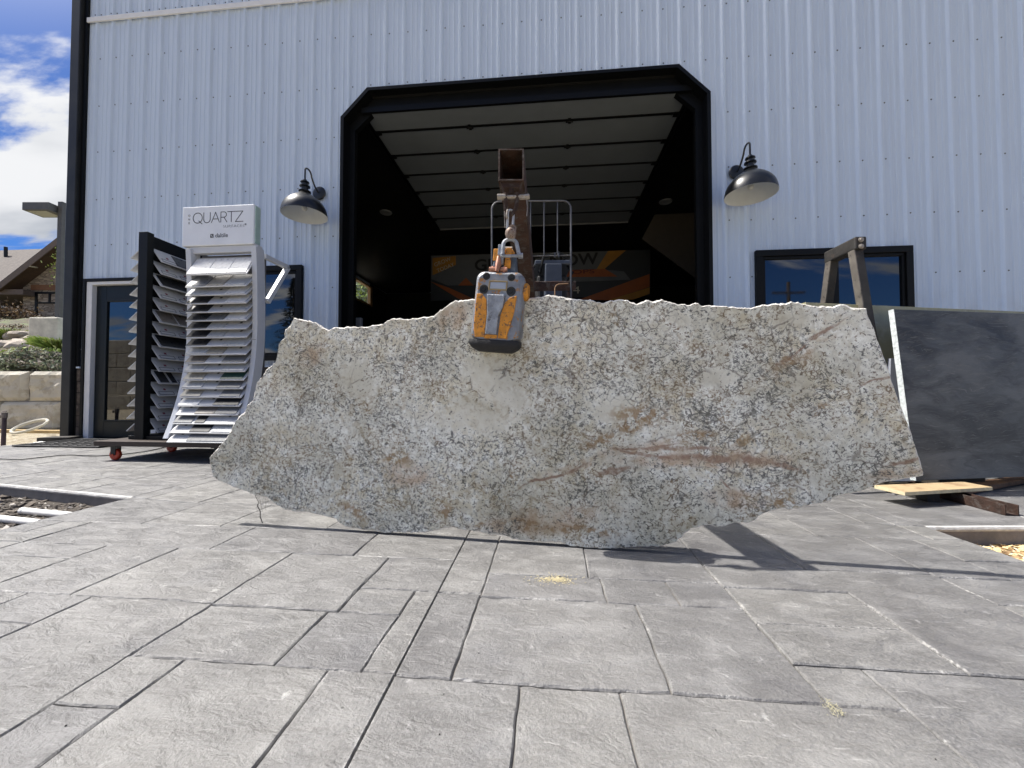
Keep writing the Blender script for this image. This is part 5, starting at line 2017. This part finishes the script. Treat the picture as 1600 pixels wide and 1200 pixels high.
# ================================================================== gravel, chips, pipes, sawdust
def rocks(name, n, area, z, r0, r1, mats, seed, flat=.6, label=None, cat=None, heap=None):
    random.seed(seed)
    q = MB()
    for _ in range(n):
        x, y = area()
        r = random.uniform(r0, r1) * (random.random() ** .5 + .25)
        e = [Vector((random.gauss(0, 1), random.gauss(0, 1), random.gauss(0, 1))).normalized() for _ in range(3)]
        rot = Matrix.Rotation(random.random() * 6.28, 3, 'Z') @ Matrix.Rotation(random.uniform(-.6, .6), 3, 'X') @ Matrix.Rotation(random.uniform(-.6, .6), 3, 'Y')
        vs = []
        for (a, b_, c_) in ((1, 0, 0), (-1, 0, 0), (0, 1, 0), (0, -1, 0), (0, 0, 1), (0, 0, -1), (.6, .6, .6), (-.6, -.6, .6)):
            v_ = rot @ Vector((a * r * random.uniform(.7, 1.5), b_ * r * random.uniform(.6, 1.1), c_ * r * flat * random.uniform(.6, 1.2)))
            vs.append((x + v_.x, y + v_.y, z + (heap(x, y) if heap else 0) + r * flat * .3 + v_.z))
        q.add(vs, [(6, 0, 2), (6, 2, 4), (6, 4, 0), (4, 2, 1), (7, 4, 1), (7, 1, 3), (7, 3, 4), (4, 3, 0), (5, 2, 0), (5, 1, 2), (5, 3, 1), (5, 0, 3)], random.choices(range(len(mats)), [3, 2, 1.2][:len(mats)])[0])
    o = q.build(name, mats)
    return tag(o, label, cat, None, 'stuff')


def cull(xf):
    return xf


GR = [mat('gravel_dark', (0.075, 0.062, 0.05), .9, var=.4, vscale=30), mat('gravel_brown', (0.15, 0.125, 0.10), .9, var=.4, vscale=30), mat('gravel_pale', (0.40, 0.37, 0.33), .9, var=.3, vscale=30)]


def left_area():
    while True:
        x, y = random.uniform(-4.2, -2.34), random.uniform(.9, 2.35)
        if y < 2.0 + (-2.33 - x) * .175 - .01:
            return x, y


rocks('gravel', 5200, left_area, -.078, .006, .024, GR, 5, label='dark brown gravel in the sunken bed at the left edge of the paving', cat='gravel')
CH_ = [mat('chip_straw', (0.62, 0.47, 0.25), .8, var=.25, vscale=30), mat('chip_brown', (0.34, 0.22, 0.11), .8, var=.3, vscale=30), mat('chip_pale', (0.72, 0.62, 0.42), .8)]


def right_area():
    return random.uniform(1.66, 3.2), random.uniform(1.0, 1.96)


rocks('wood_chips', 6500, right_area, -.082, .005, .017, CH_, 6, flat=.28, label='straw coloured wood chips in the sunken bed at the right edge of the paving', cat='wood chips')
# bed soil just under them, part of the ground
q = MB()
q.box((-4.4, .6, -.14), (-2.334, 2.36, -.074))
for v_i in range(len(q.v)):
    pass
tag(q.build('bed_soil', mat('bed_soil', (0.055, 0.045, 0.036), .95, var=.3)), kind='structure')
q = MB()
q.box((1.645, .8, -.14), (3.4, 1.86, -.080))
tag(q.build('chip_bed_soil', mat('chip_soil', (0.30, 0.21, 0.11), .95, var=.3)), kind='structure')
random.seed(9)
M_PVC = mat('white_pvc', (0.72, 0.71, 0.68), .5, var=.06)
for (pa, pb, lab) in (((35, 798), (120, 806), 'white plastic pipe end lying on the dark gravel nearer the paving corner'), ((-40, 806), (62, 817), 'white plastic pipe running out of the left frame edge over the gravel')):
    a, b_ = onZ(*pa, -.055), onZ(*pb, -.055)
    if b_.x > XL - .03:
        b_ = a + (b_ - a) * ((XL - .04 - a.x) / (b_.x - a.x))
    q = MB()
    d2 = (b_ - a).normalized()
    q.tube([a, b_], .017, 14)
    q.tube([a - d2 * .001, a + d2 * .02], .0185, 14)
    tag(q.build('plastic_pipe', M_PVC, smooth=True, angle=40), lab, 'pipe', 'white pipes on the gravel')
# sawdust spill
random.seed(13)
q = MB()
c0 = onZ(872, 906)
for _ in range(620):
    a, rr = random.random() * 6.28, abs(random.gauss(0, 1.15)) ** 1.25
    x = c0.x + math.cos(a) * rr * .026 - (.07 * random.random() ** 2 if random.random() < .3 else 0)
    y = c0.y + math.sin(a) * rr * .014
    z = .0012 + max(0, .003 * (1 - rr)) * random.random()
    l_, w_ = random.uniform(.0008, .0028), random.uniform(.0004, .0009)
    r3 = Matrix.Rotation(random.random() * 6.28, 3, 'Z')
    q.box((-l_, -w_, -.0003), (l_, w_, .0004), 0, Matrix.Translation((x, y, z)) @ r3.to_4x4() @ Matrix.Rotation(random.uniform(-.4, .4), 4, 'Y'))
tag(q.build('sawdust', mat('sawdust', (0.55, 0.48, 0.30), .9, var=.2, vscale=200)), 'small yellow sawdust spill on the paving in front of the slab', 'sawdust', None, 'stuff')
q = MB()
c1 = onZ(1290, 1103)
for _ in range(60):
    f = random.random()
    p = c1 + Vector((random.gauss(0, .006) + f * .012, random.gauss(0, .012) - f * .015, .003))
    a = random.random() * 6.28
    l_ = random.uniform(.002, .009)
    q.tube([p, p + Vector((math.cos(a) * l_, math.sin(a) * l_, .001))], .0004, 4)
tag(q.build('straw_wisps', mat('straw', (0.42, 0.39, 0.26), .9)), 'little tuft of pale straw caught in a paving joint at lower right', 'straw', None, 'stuff')
q = MB()
random.seed(77)
for _ in range(46):
    x, y = random.uniform(-2.2, 1.6), random.uniform(.55, 3.6)
    if random.random() < .4:
        x, y = random.uniform(-1.2, 1.0), random.uniform(.6, 1.4)
    r = random.uniform(.0006, .0018)
    q.lathe([(.0001, r), (r * .8, r * .7), (r, 0), (.0001, -r * .2)], (x, y, .001), 6)
tag(q.build('grit', mat('grit', (0.03, 0.028, 0.026), .9)), 'scattered specks of dark grit on the paving', 'grit', None, 'stuff')

# ================================================================== LEFT BACKGROUND
M_BLOCK = mat('cast_stone_block', (0.44, 0.41, 0.345), .9, var=.18, vscale=2.5, bump=1.0, bscale=9, color2=(0.34, 0.31, 0.25), c2lo=.5, c2hi=.62)


def block(q, x0, x1, z0, z1, zc, depth=.6, seed=0, mi=0):
    """rough faced cast block in camera-aligned frame: one grid face, chamfered rim"""
    nx, nz_ = 14, 8
    vs, fs = [], []
    for j in range(nz_ + 1):
        for i in range(nx + 1):
            fx, fz = i / nx, j / nz_
            x, z = x0 + (x1 - x0) * fx, z0 + (z1 - z0) * fz
            rim = min(fx, 1 - fx) * (x1 - x0), min(fz, 1 - fz) * (z1 - z0)
            e = min(1.0, min(rim) / .07)
            y = zc + .06 * (1 - e) - .05 * noise.noise(Vector((x * 2.2, z * 3.0, seed))) * e - .03 * noise.noise(Vector((x * 7, z * 9, seed))) * e
            vs.append(cw(x, y, z))
    for j in range(nz_):
        for i in range(nx):
            a = j * (nx + 1) + i
            fs.append((a, a + 1, a + nx + 2, a + nx + 1))
    q.add(vs, fs, mi)
    q.hexa([cw(x0, zc + .06, z0), cw(x1, zc + .06, z0), cw(x1, zc + depth, z0), cw(x0, zc + depth, z0),
            cw(x0, zc + .06, z1), cw(x1, zc + .06, z1), cw(x1, zc + depth, z1), cw(x0, zc + depth, z1)], mi)


ZW = 7.3
q = MB()
xj = -9.12
for r_i, (z0, z1, j0) in enumerate(((-.12, .43, -8.47), (.437, 1.0, -9.12))):
    for k in range(-6, 2):
        x0, x1 = j0 + k * 1.17 + .008, j0 + (k + 1) * 1.17 - .008
        block(q, x0, x1, z0, z1, ZW + r_i * .02, seed=k * 3.1 + r_i)
tag(q.build('retaining_wall', M_BLOCK), 'pale cast-block retaining wall two courses high behind the left corner of the building', 'wall')

# hill
hs = [(7.6, .90), (8.3, 1.15), (9.2, 1.70), (10.5, 2.25), (13, 3.05), (17, 3.9), (22, 4.55), (40, 5.2)]


def hz_(zc):
    for (a, ha), (b_, hb_) in zip(hs, hs[1:]):
        if zc <= b_:
            return ha + (hb_ - ha) * max(0, (zc - a)) / (b_ - a)
    return hs[-1][1]


q = MB()
nx, nz_ = 70, 60
vs, fs = [], []
for j in range(nz_ + 1):
    zc = 7.6 + (40 - 7.6) * (j / nz_) ** 1.7
    for i in range(nx + 1):
        xc = -8.2 * (zc / 7.6) * (1.9 - 1.15 * i / nx)
        p = cw(xc, zc, 0)
        h_ = hz_(zc) + .14 * noise.noise(Vector((xc * .8, zc * .8, 1))) + .06 * noise.noise(Vector((xc * 3, zc * 3, 1)))
        if p.x > -6.7 and p.y < 18:
            h_ = -.15
        vs.append((p.x, p.y, h_))
for j in range(nz_):
    for i in range(nx):
        a = j * (nx + 1) + i
        fs.append((a, a + 1, a + nx + 2, a + nx + 1))
q.add(vs, fs)
tag(q.build('hillside', mat('hill_soil', (0.075, 0.06, 0.04), .95, var=.35, vscale=1.5, bump=1, bscale=10, color2=(0.10, 0.12, 0.05), c2lo=.45, c2hi=.6), smooth=True, angle=180), kind='structure')


def foliage(q, c, rad, n, s0, s1, nm=1, drop=0.0, clump=6, seed=0):
    random.seed(seed)
    cl_ = []
    for _ in range(clump):
        d_ = Vector((random.gauss(0, 1), random.gauss(0, 1), random.gauss(0, 1))).normalized() * random.uniform(.35, .95)
        cl_.append(Vector((d_.x * rad[0], d_.y * rad[1], d_.z * rad[2])))
    for _ in range(n):
        k = random.choice(cl_)
        o = Vector((random.gauss(0, 1), random.gauss(0, 1), random.gauss(0, 1))) * .30
        p = Vector(c) + k + Vector((o.x * rad[0], o.y * rad[1], o.z * rad[2]))
        s_ = random.uniform(s0, s1)
        a = Vector((random.gauss(0, 1), random.gauss(0, 1), random.gauss(0, 1))).normalized()
        b_ = a.orthogonal().normalized()
        b_ = (b_ * math.cos(k.x * 7) + a.cross(b_) * math.sin(random.random() * 6)).normalized()
        q.add([p - a * s_, p + b_ * s_ * .45, p + a * s_, p - b_ * s_ * .45], [(0, 1, 2, 3)], random.randrange(nm))


def tussock(q, c, r, h_, n, nm=1, seed=0):
    random.seed(seed)
    c = Vector(c)
    for _ in range(n):
        a = random.random() * 6.28
        rr = r * random.random() ** .5
        base_ = c + Vector((math.cos(a) * rr * .45, math.sin(a) * rr * .45, 0))
        out_ = Vector((math.cos(a), math.sin(a), 0)) * rr
        hh = h_ * random.uniform(.5, 1)
        m_ = base_ + out_ * .4 + Vector((0, 0, hh * .7))
        e_ = base_ + out_ * 1.1 + Vector((0, 0, hh * random.uniform(.7, 1)))
        s_ = Vector((-math.sin(a), math.cos(a), 0)) * .012
        q.add([base_ - s_, base_ + s_, m_ + s_ * .8, e_, m_ - s_ * .8], [(0, 1, 2, 3, 4)], random.randrange(nm))


GRN = [mat('leaf_bright', (0.34, 0.44, 0.10), .7), mat('leaf_mid', (0.20, 0.28, 0.07), .7), mat('leaf_yellow', (0.48, 0.50, 0.20), .7)]
SAGE = [mat('leaf_sage', (0.22, 0.25, 0.15), .8), mat('leaf_sage_dark', (0.07, 0.085, 0.055), .8), mat('twig_grey', (0.26, 0.22, 0.18), .8)]
BRN_ = [mat('dry_twig', (0.16, 0.10, 0.055), .9), mat('dry_leaf', (0.24, 0.155, 0.075), .9), mat('dark_twig', (0.06, 0.04, 0.025), .9)]
for i, (px, py, zc, r, h_, n, lab) in enumerate(((14, 532, 10.2, .30, .34, 900, 'bright green grass clump at the left edge of the planted bank'),
                                                  (90, 548, 9.0, .34, .32, 1000, 'bright yellow-green grass clump below the lamp post on the planted bank'))):
    q = MB()
    tussock(q, atd(px, py, zc), r, h_, n, 3, i + 4)
    tag(q.build('grass_clump', GRN), lab, 'grass clump', 'grass clumps on the planted bank')
for i, (px, py, zc, rx, rz, n, mt, lab) in enumerate((
        (20, 566, 8.2, .75, .13, 2600, SAGE, 'low grey-green mound of ground cover above the left block of the retaining wall'),
        (72, 562, 8.3, .50, .17, 2200, SAGE, 'sage green mound of ground cover above the right block of the retaining wall'),
        (45, 556, 8.7, .62, .16, 3000, GRN, 'small green leafy plant among the boulders on the bank'),
        (88, 572, 8.0, .30, .12, 900, SAGE, 'dark grey-green plant spilling beside the building corner over the wall'))):
    q = MB()
    foliage(q, atd(px, py, zc), (rx, .35, rz), n, .018, .05, 3, clump=14, seed=30 + i)
    tag(q.build('shrub', mt), lab, 'shrub', 'low plants on the bank')
q = MB()
foliage(q, atd(2, 500, 15.0), (1.15, .8, .50), 5200, .03, .075, 3, clump=26, seed=50)
foliage(q, atd(38, 517, 13.5), (.55, .5, .28), 1800, .03, .065, 3, clump=12, seed=51)
foliage(q, atd(50, 519, 11.6), (.75, .5, .16), 1800, .02, .05, 3, clump=14, seed=52)
foliage(q, atd(20, 521, 11.8), (.75, .5, .16), 1800, .02, .05, 3, clump=14, seed=53)
tag(q.build('dry_shrub', BRN_), 'broad dry brown shrub in front of the house across the bank', 'shrub')
random.seed(41)
M_ROCK = mat('boulder', (0.36, 0.31, 0.26), .9, var=.25, vscale=3, bump=.8, bscale=12)
for (px, py, zc, r, lab) in ((10, 548, 9.4, .42, 'flat pale boulder at the left frame edge on the bank'), (50, 545, 9.6, .40, 'pale boulder in the middle of the planted bank'),
                             (45, 532, 10.4, .36, 'upper boulder below the dry brown shrub'), (12, 566, 8.6, .22, 'small boulder low on the bank above the left block'), (70, 538, 10.0, .30, 'boulder at the foot of the lamp post base')):
    bmx = bmesh.new()
    bmesh.ops.create_icosphere(bmx, subdivisions=3, radius=1)
    for v_ in bmx.verts:
        k = 1 + .35 * noise.noise(v_.co * 1.3 + Vector((px, py, 0))) + .1 * noise.noise(v_.co * 4)
        v_.co = Vector((v_.co.x * r * 1.5 * k, v_.co.y * r * k, max(-.3, min(.55, v_.co.z * k * .8)) * r))
    me = bpy.data.meshes.new('boulder')
    bmx.to_mesh(me)
    bmx.free()
    me.materials.append(M_ROCK)
    o = bpy.data.objects.new('boulder', me)
    COL.objects.link(o)
    o.location = atd(px, py, zc)
    o.rotation_euler = (0, random.uniform(-.15, .15), random.random() * 3)
    tag(o, lab, 'boulder', 'boulders on the planted bank')

# lamp post on its concrete base
ZL = 9.8
pb = atd(91, 530, ZL)
lpst = empty('parking_lamp', (pb.x, pb.y, pb.z), TH, 'dark square-pole parking lot lamp with flat rectangular head on a pale concrete footing', 'lamp post')
q = MB()
q.box((-.40, -.30, -.5), (.33, .30, .50))
q.build('footing', mat('footing_concrete', (0.52, 0.49, 0.42), .9, var=.25, vscale=4, bump=.5, bscale=20), lpst, bevel=.03)
zt_p = atd(93, 316, ZL).z - pb.z
q = MB()
q.box((-.060, -.045, .505), (.055, .045, zt_p))
q.box((-.16, -.15, .501), (.155, .15, .53))
q.build('pole', mat('bronze_pole', (0.075, 0.072, 0.066), .5, var=.15), lpst, bevel=.008)
q = MB()
hx0, hx1 = (45 - 91) / F * ZL, (86 - 91) / F * ZL
q.box((hx0, -.22, zt_p - .30), (hx1, .22, zt_p - .10), 0, Matrix.Rotation(R(0), 4, 'Y'))
q.box((hx1, -.05, zt_p - .26), (-.10, .05, zt_p - .16))
hd_ = q.build('lamp_head', mat('bronze_pole', (0, 0, 0)), lpst, bevel=.015)
q = MB()
q.box((hx0 + .07, -.17, zt_p - .308), (hx1 - .12, .17, zt_p - .301))
q.build('lens', mat('lamp_lens', (0.32, 0.30, 0.24), .3), hd_)

# standpipe, hose, paver block, white sack, plank
M_PUR = mat('purple_brown_pipe', (0.065, 0.045, 0.055), .6, var=.3, vscale=20)
pz0 = onZ(5, 699, -.1)
zcP = 4.55
s0 = atd(5, 697, zcP)
s1 = atd(6, 648, zcP)
sp = empty('standpipe', (s0.x, s0.y, -.1), 0, 'purple-brown standpipe with a tap at the left edge of the photo', 'standpipe')
q = MB()
q.tube([(0, 0, 0), (0.004, 0, .42)], .020, 12)
q.build('pipe', M_PUR, sp, smooth=True)
q = MB()
q.tube([(.004, 0, .40), (.004, 0, .46)], .026, 8)
q.tube([(-.055, 0, .425), (.02, 0, .43)], .016, 8)
q.tube([(-.05, 0, .43), (-.055, 0, .40)], .014, 8)
q.tube([(-.02, 0, .47), (.03, 0, .475)], .006, 6)
q.build('tap', mat('tap_metal', (0.16, 0.14, 0.13), .5, .3, var=.3, vscale=40), sp, smooth=True)
q = MB()
hc = atd(46, 668, 6.4)
pp = []
for k in range(60):
    a = 2 * math.pi * k / 30
    pp.append(cw(0, 0, 0) + Vector((hc.x + .27 * math.cos(a) * (1 + .03 * (k > 30)), hc.y + .13 * math.sin(a), -.07 + .11 + .10 * math.sin(a + .4) + .010 * (k > 30))))
q.tube(pp, .018, 8)
tag(q.build('garden_hose', mat('cream_hose', (0.50, 0.47, 0.38), .6), smooth=True), 'coiled cream garden hose standing in a loop before the retaining wall', 'hose')
q = MB()
a, b_ = atd(-20, 672, 6.8), atd(118, 674, 6.6)
q.prism([Vector((a.x, a.y, -.098)), Vector((b_.x, b_.y, -.098)), Vector((b_.x, b_.y + .12, -.098)), Vector((a.x, a.y + .12, -.098))], (0, 0, .05), 0)
tag(q.build('plank', mat('yellow_plank', (0.42, 0.30, 0.14), .8, var=.3, vscale=4)), 'yellowish plank lying along the foot of the retaining wall', 'plank')
q = MB()
k0 = atd(70, 690, 4.75)
Mk = Matrix.Translation((k0.x, k0.y + .15, -.1)) @ Matrix.Rotation(TH + .2, 4, 'Z')
q.box((-.16, -.10, 0), (.16, .10, .04), 0, Mk)
q.box((-.16, -.10, .10), (.16, .10, .14), 0, Mk)
for x in (-.16, -.05, .06, .14):
    q.box((x, -.10, .04), (x + .02, .10, .10), 0, Mk)
tag(q.build('hollow_block', mat('dark_block', (0, 0, 0))), 'dark hollow paver block lying beside the paving at the building corner', 'block')
bmx = bmesh.new()
bmesh.ops.create_icosphere(bmx, subdivisions=4, radius=1)
for v_ in bmx.verts:
    k = 1 + .45 * noise.noise(v_.co * 1.6) + .18 * noise.noise(v_.co * 5)
    v_.co = Vector((v_.co.x * .17 * k, v_.co.y * .09 * k, max(-.02, v_.co.z * .055 * k)))
me = bpy.data.meshes.new('sack')
bmx.to_mesh(me)
bmx.free()
me.materials.append(mat('white_cloth', (0.68, 0.68, 0.66), .8))
o = bpy.data.objects.new('white_sack', me)
COL.objects.link(o)
k0 = onZ(84, 690, -.02)
o.location = (-6.12, 4.22, -.06)
tag(o, 'crumpled white sack lying by the foot of the downspout', 'sack')

# ---- house across the way (camera-aligned frame around zc 23)
M_STONE = bpy.data.materials.new('ledge_stone')
M_STONE.use_nodes = True
t = NT(M_STONE.node_tree)
b = M_STONE.node_tree.nodes['Principled BSDF']
oc = t.n('ShaderNodeTexCoord').outputs['Object']
vr = t.n('ShaderNodeTexVoronoi', feature='F1', ins={'Scale': 1.0})
t.set(vr.inputs['Vector'], t.mapping(oc, scale=(2.6, 2.6, 11)))
vd = t.n('ShaderNodeTexVoronoi', feature='DISTANCE_TO_EDGE', ins={'Scale': 1.0})
t.set(vd.inputs['Vector'], t.mapping(oc, scale=(2.6, 2.6, 11)))
c = t.mix(t.sep(vr.outputs['Color'])[0], (0.20, 0.15, 0.11), (0.40, 0.33, 0.26))
c = t.mix(t.ramp(vd.outputs['Distance'], 0, .08, 1, 0), c, (0.06, 0.045, 0.035))
t.set(b.inputs['Base Color'], c)
b.inputs['Roughness'].default_value = .9
M_SHIN = mat('brown_shingles', (0.115, 0.098, 0.088), .9, var=.35, vscale=6, bump=.8, bscale=14)
M_SOFF = mat('brown_soffit', (0.085, 0.050, 0.032), .8, var=.2)
M_FASC = mat('brown_fascia', (0.13, 0.095, 0.075), .7, var=.15)
ZH = 23.0
hc0 = cw((60 - 800) / F * ZH, ZH, 4.0)
ho = empty('stone_house', hc0, TH, 'brown shingled house with stone gable wall and wide eaves up the hill on the left', 'house')


def H_(mb, name, mt, parent=None, **kw):
    o = mb.build(name, mt, parent or ho, **kw)
    if parent is None:
        o.matrix_parent_inverse = Matrix.Rotation(-TH, 4, 'Z') @ Matrix.Translation(-hc0)
    return o


def hp(px, py, d_=0.0):
    return atd(px, py, ZH + d_)


def hwall(q, pix, d0, d1, mi=0):
    A_ = [hp(a, b_, d0) for a, b_ in pix]
    n = len(A_)
    B__ = [p + FY * (d1 - d0) for p in A_]
    q.add(A_ + B__, [list(range(n)), list(range(n, 2 * n))[::-1]] + [(i, i + n, (i + 1) % n + n, (i + 1) % n) for i in range(n)], mi)


q = MB()
hwall(q, [(36, 560), (200, 560), (200, 400), (118, 372), (60, 425), (36, 446)], 0, 6)
hwl = H_(q, 'stone_wall', M_STONE)
q = MB()
hwall(q, [(-90, 560), (36, 560), (36, 430), (-90, 430)], 2.5, 9)
H_(q, 'side_wall', mat('dark_siding', (0.035, 0.032, 0.03), .8))
# main roof behind
q = MB()
a0, a1, b0, b1 = hp(-140, 404, 3), hp(130, 404, 3), hp(-140, 396, 9), hp(130, 388, 9)
a0, a1 = hp(-140, 450, .8), hp(90, 445, .8)
b0, b1 = hp(-140, 396, 5.5), hp(90, 388, 5.5)
q.hexa([a0 - Vector((0, 0, .25)), a1 - Vector((0, 0, .25)), b1 - Vector((0, 0, .25)), b0 - Vector((0, 0, .25)), a0, a1, b1, b0])
H_(q, 'main_roof', M_SHIN)
q = MB()
q.tube([hp(9, 402, 4.5), hp(9, 386, 4.5)], .10, 8)
H_(q, 'roof_vent', M_TRIMG)
# front gable roof slopes, overhanging toward viewer
pk, el, er = (119, 350), (-6, 447), (250, 450)
q = MB()
for (e_, s_) in ((el, 1), (er, -1)):
    P0, P1 = hp(*pk, -.8), hp(*e_, -.8)
    Q0, Q1 = P0 + FY * 9, P1 + FY * 9
    dn = Vector((0, 0, -.30))
    q.hexa([P1 + dn, P0 + dn, Q0 + dn, Q1 + dn, P1, P0, Q0, Q1] if s_ > 0 else [P0 + dn, P1 + dn, Q1 + dn, Q0 + dn, P0, P1, Q1, Q0])
H_(q, 'gable_roof', [M_SOFF])
q = MB()
for (e_, s_) in ((el, 1), (er, -1)):
    P0, P1 = hp(*pk, -.85), hp(*e_, -.85)
    dn = Vector((0, 0, -.34))
    up2 = Vector((0, 0, .04))
    q.hexa([P1 + dn, P0 + dn, P0 + dn + FY * .045, P1 + dn + FY * .045, P1 + up2, P0 + up2, P0 + up2 + FY * .045, P1 + up2 + FY * .045])
    q.hexa([P1 + up2, P0 + up2, P0 + up2 + FY * 9, P1 + up2 + FY * 9, P1 + up2 * 2, P0 + up2 * 2, P0 + up2 * 2 + FY * 9, P1 + up2 * 2 + FY * 9], 1)
H_(q, 'fascia', [M_FASC, M_SHIN])
q = MB()
hwall(q, [(-100, 452), (36, 452), (36, 460), (-100, 460)], -.6, 2.4)
H_(q, 'porch_eave', M_FASC)
q = MB()
hwall(q, [(-100, 462), (34, 462), (34, 520), (-100, 520)], 2.2, 2.45)
H_(q, 'shaded_glazing', M_GLASS)
q = MB()
hwall(q, [(48, 445), (96, 445), (96, 453), (48, 453)], -.08, .02)
H_(q, 'lintel', mat('timber_lintel', (0.17, 0.075, 0.035), .7, var=.2))
q = MB()
for r_ in ([(54, 456), (96, 456), (96, 459), (54, 459)], [(54, 497), (96, 497), (96, 500), (54, 500)], [(54, 459), (57.5, 459), (57.5, 497), (54, 497)], [(92.5, 459), (96, 459), (96, 497), (92.5, 497)],
           [(57.5, 472), (92.5, 472), (92.5, 474.3), (57.5, 474.3)], [(75.5, 459), (78, 459), (78, 472), (75.5, 472)]):
    hwall(q, r_, -.05, .03)
hw2 = H_(q, 'window', M_TRIM)
q = MB()
hwall(q, [(57, 458), (93, 458), (93, 498), (57, 498)], -.012, -.004)
H_(q, 'pane', M_GLASS).parent = ho
q = MB()
cc = hp(52.5, 417, -.9)
q.lathe([(.001, -.02), (.16, -.02), (.17, 0), (.001, 0)], cc, 20)
H_(q, 'soffit_lamp', mat('soffit_lamp', (0.45, 0.42, 0.36), .5))

# young tree between post and building
def tree(name, base, h_, cr_, n, mats, seed, label, trunk=.05, leaf=(.03, .07), group=None, rz=None):
    tr_ = empty(name, base, 0, label, 'tree', group)
    random.seed(seed)
    q = MB()
    q.tube([(0, 0, -.1), (.03 * h_ * .2, 0, h_ * .3), (-.02 * h_, .01 * h_, h_ * .6), (0, 0, h_ * .92)], [trunk, trunk * .8, trunk * .5, trunk * .12], 8)
    for k in range(16):
        a = random.random() * 6.28
        z0 = h_ * random.uniform(.3, .8)
        L = cr_ * random.uniform(.5, .95)
        q.tube([(0, 0, z0), (math.cos(a) * L * .5, math.sin(a) * L * .5, z0 + L * .35), (math.cos(a) * L, math.sin(a) * L, z0 + L * .55)], [trunk * .4, trunk * .25, trunk * .08], 6)
    q.build('trunk', mat('bark', (0.12, 0.095, 0.075), .9, var=.3), tr_)
    q = MB()
    foliage(q, (0, 0, h_ * .68), (cr_, cr_, rz or h_ * .36), n, leaf[0], leaf[1], len(mats), clump=34, seed=seed + 1)
    q.build('crown', mats, tr_)
    return tr_


p = atd(122, 475, 18)
tree('young_tree', (p.x, p.y, hz_(18)), 3.0, .72, 1500, GRN, 61, 'young bright green tree half hidden behind the building corner', .05, (.03, .07))
tree('garden_tree', (-9.4, 19.0, 2.2), 5.4, 2.9, 15000, SAGE[:2] + GRN[:1], 71, 'grey-green tree seen through the high window inside the garage', .12, (.05, .12))

# ================================================================== behind the viewpoint (mirrored in the glass)
po = empty('utility_pole', (19.8, -25.0, -.1), 0, 'tall wooden utility pole with one crossarm mirrored in the dark window on the right', 'utility pole')
q = MB()
q.tube([(0, 0, 0), (0, 0, 9.9)], [.19, .12], 12)
q.build('pole', mat('pole_wood', (0.10, 0.08, 0.06), .9), po, smooth=True)
q = MB()
q.box((-1.25, -.06, 8.95), (1.25, .06, 9.1))
q.build('crossarm', MATS['pole_wood'], po)


def conifer(base, h_, r, seed, label):
    tr_ = empty('conifer', base, 0, label, 'tree', 'conifers behind the viewpoint')
    random.seed(seed)
    q = MB()
    q.tube([(0, 0, 0), (0, 0, h_)], [.16, .02], 8)
    q.build('trunk', MATS['bark'], tr_)
    q = MB()
    for k in range(5200):
        f = random.random() ** .75
        z = h_ * (.06 + .94 * (1 - f))
        rr = r * f * (0.55 + .45 * abs(math.sin(z * 5.5))) * random.random() ** .5
        a = random.random() * 6.28
        p_ = Vector((math.cos(a) * rr, math.sin(a) * rr, z))
        o_ = Vector((math.cos(a), math.sin(a), -.25)) * random.uniform(.12, .26)
        s_ = Vector((-math.sin(a), math.cos(a), 0)) * .05
        q.add([p_ - s_, p_ + o_, p_ + s_], [(0, 1, 2)])
    q.build('crown', mat('needles', (0.018, 0.035, 0.018), .8), tr_)


conifer((-12.9, -9.6, -.1), 6.6, 1.7, 81, 'dark conifer mirrored in the window left of the garage opening')
conifer((-19.5, -12.0, -.1), 8.2, 2.1, 83, 'taller dark conifer mirrored at the edge of the entrance door glass')
q = MB()
for j in range(5):
    for k in range(9):
        x0 = -24 + k * 1.25 + (j % 2) * .6
        q.box((x0 + .01, -6.5, -.1 + j * .6 + .01), (x0 + 1.24, -5.9, -.1 + (j + 1) * .6 - .01))
tag(q.build('high_retaining_wall', M_BLOCK, bevel=.03), 'tall cast-block retaining wall mirrored in the glass of the dark entrance door', 'wall')
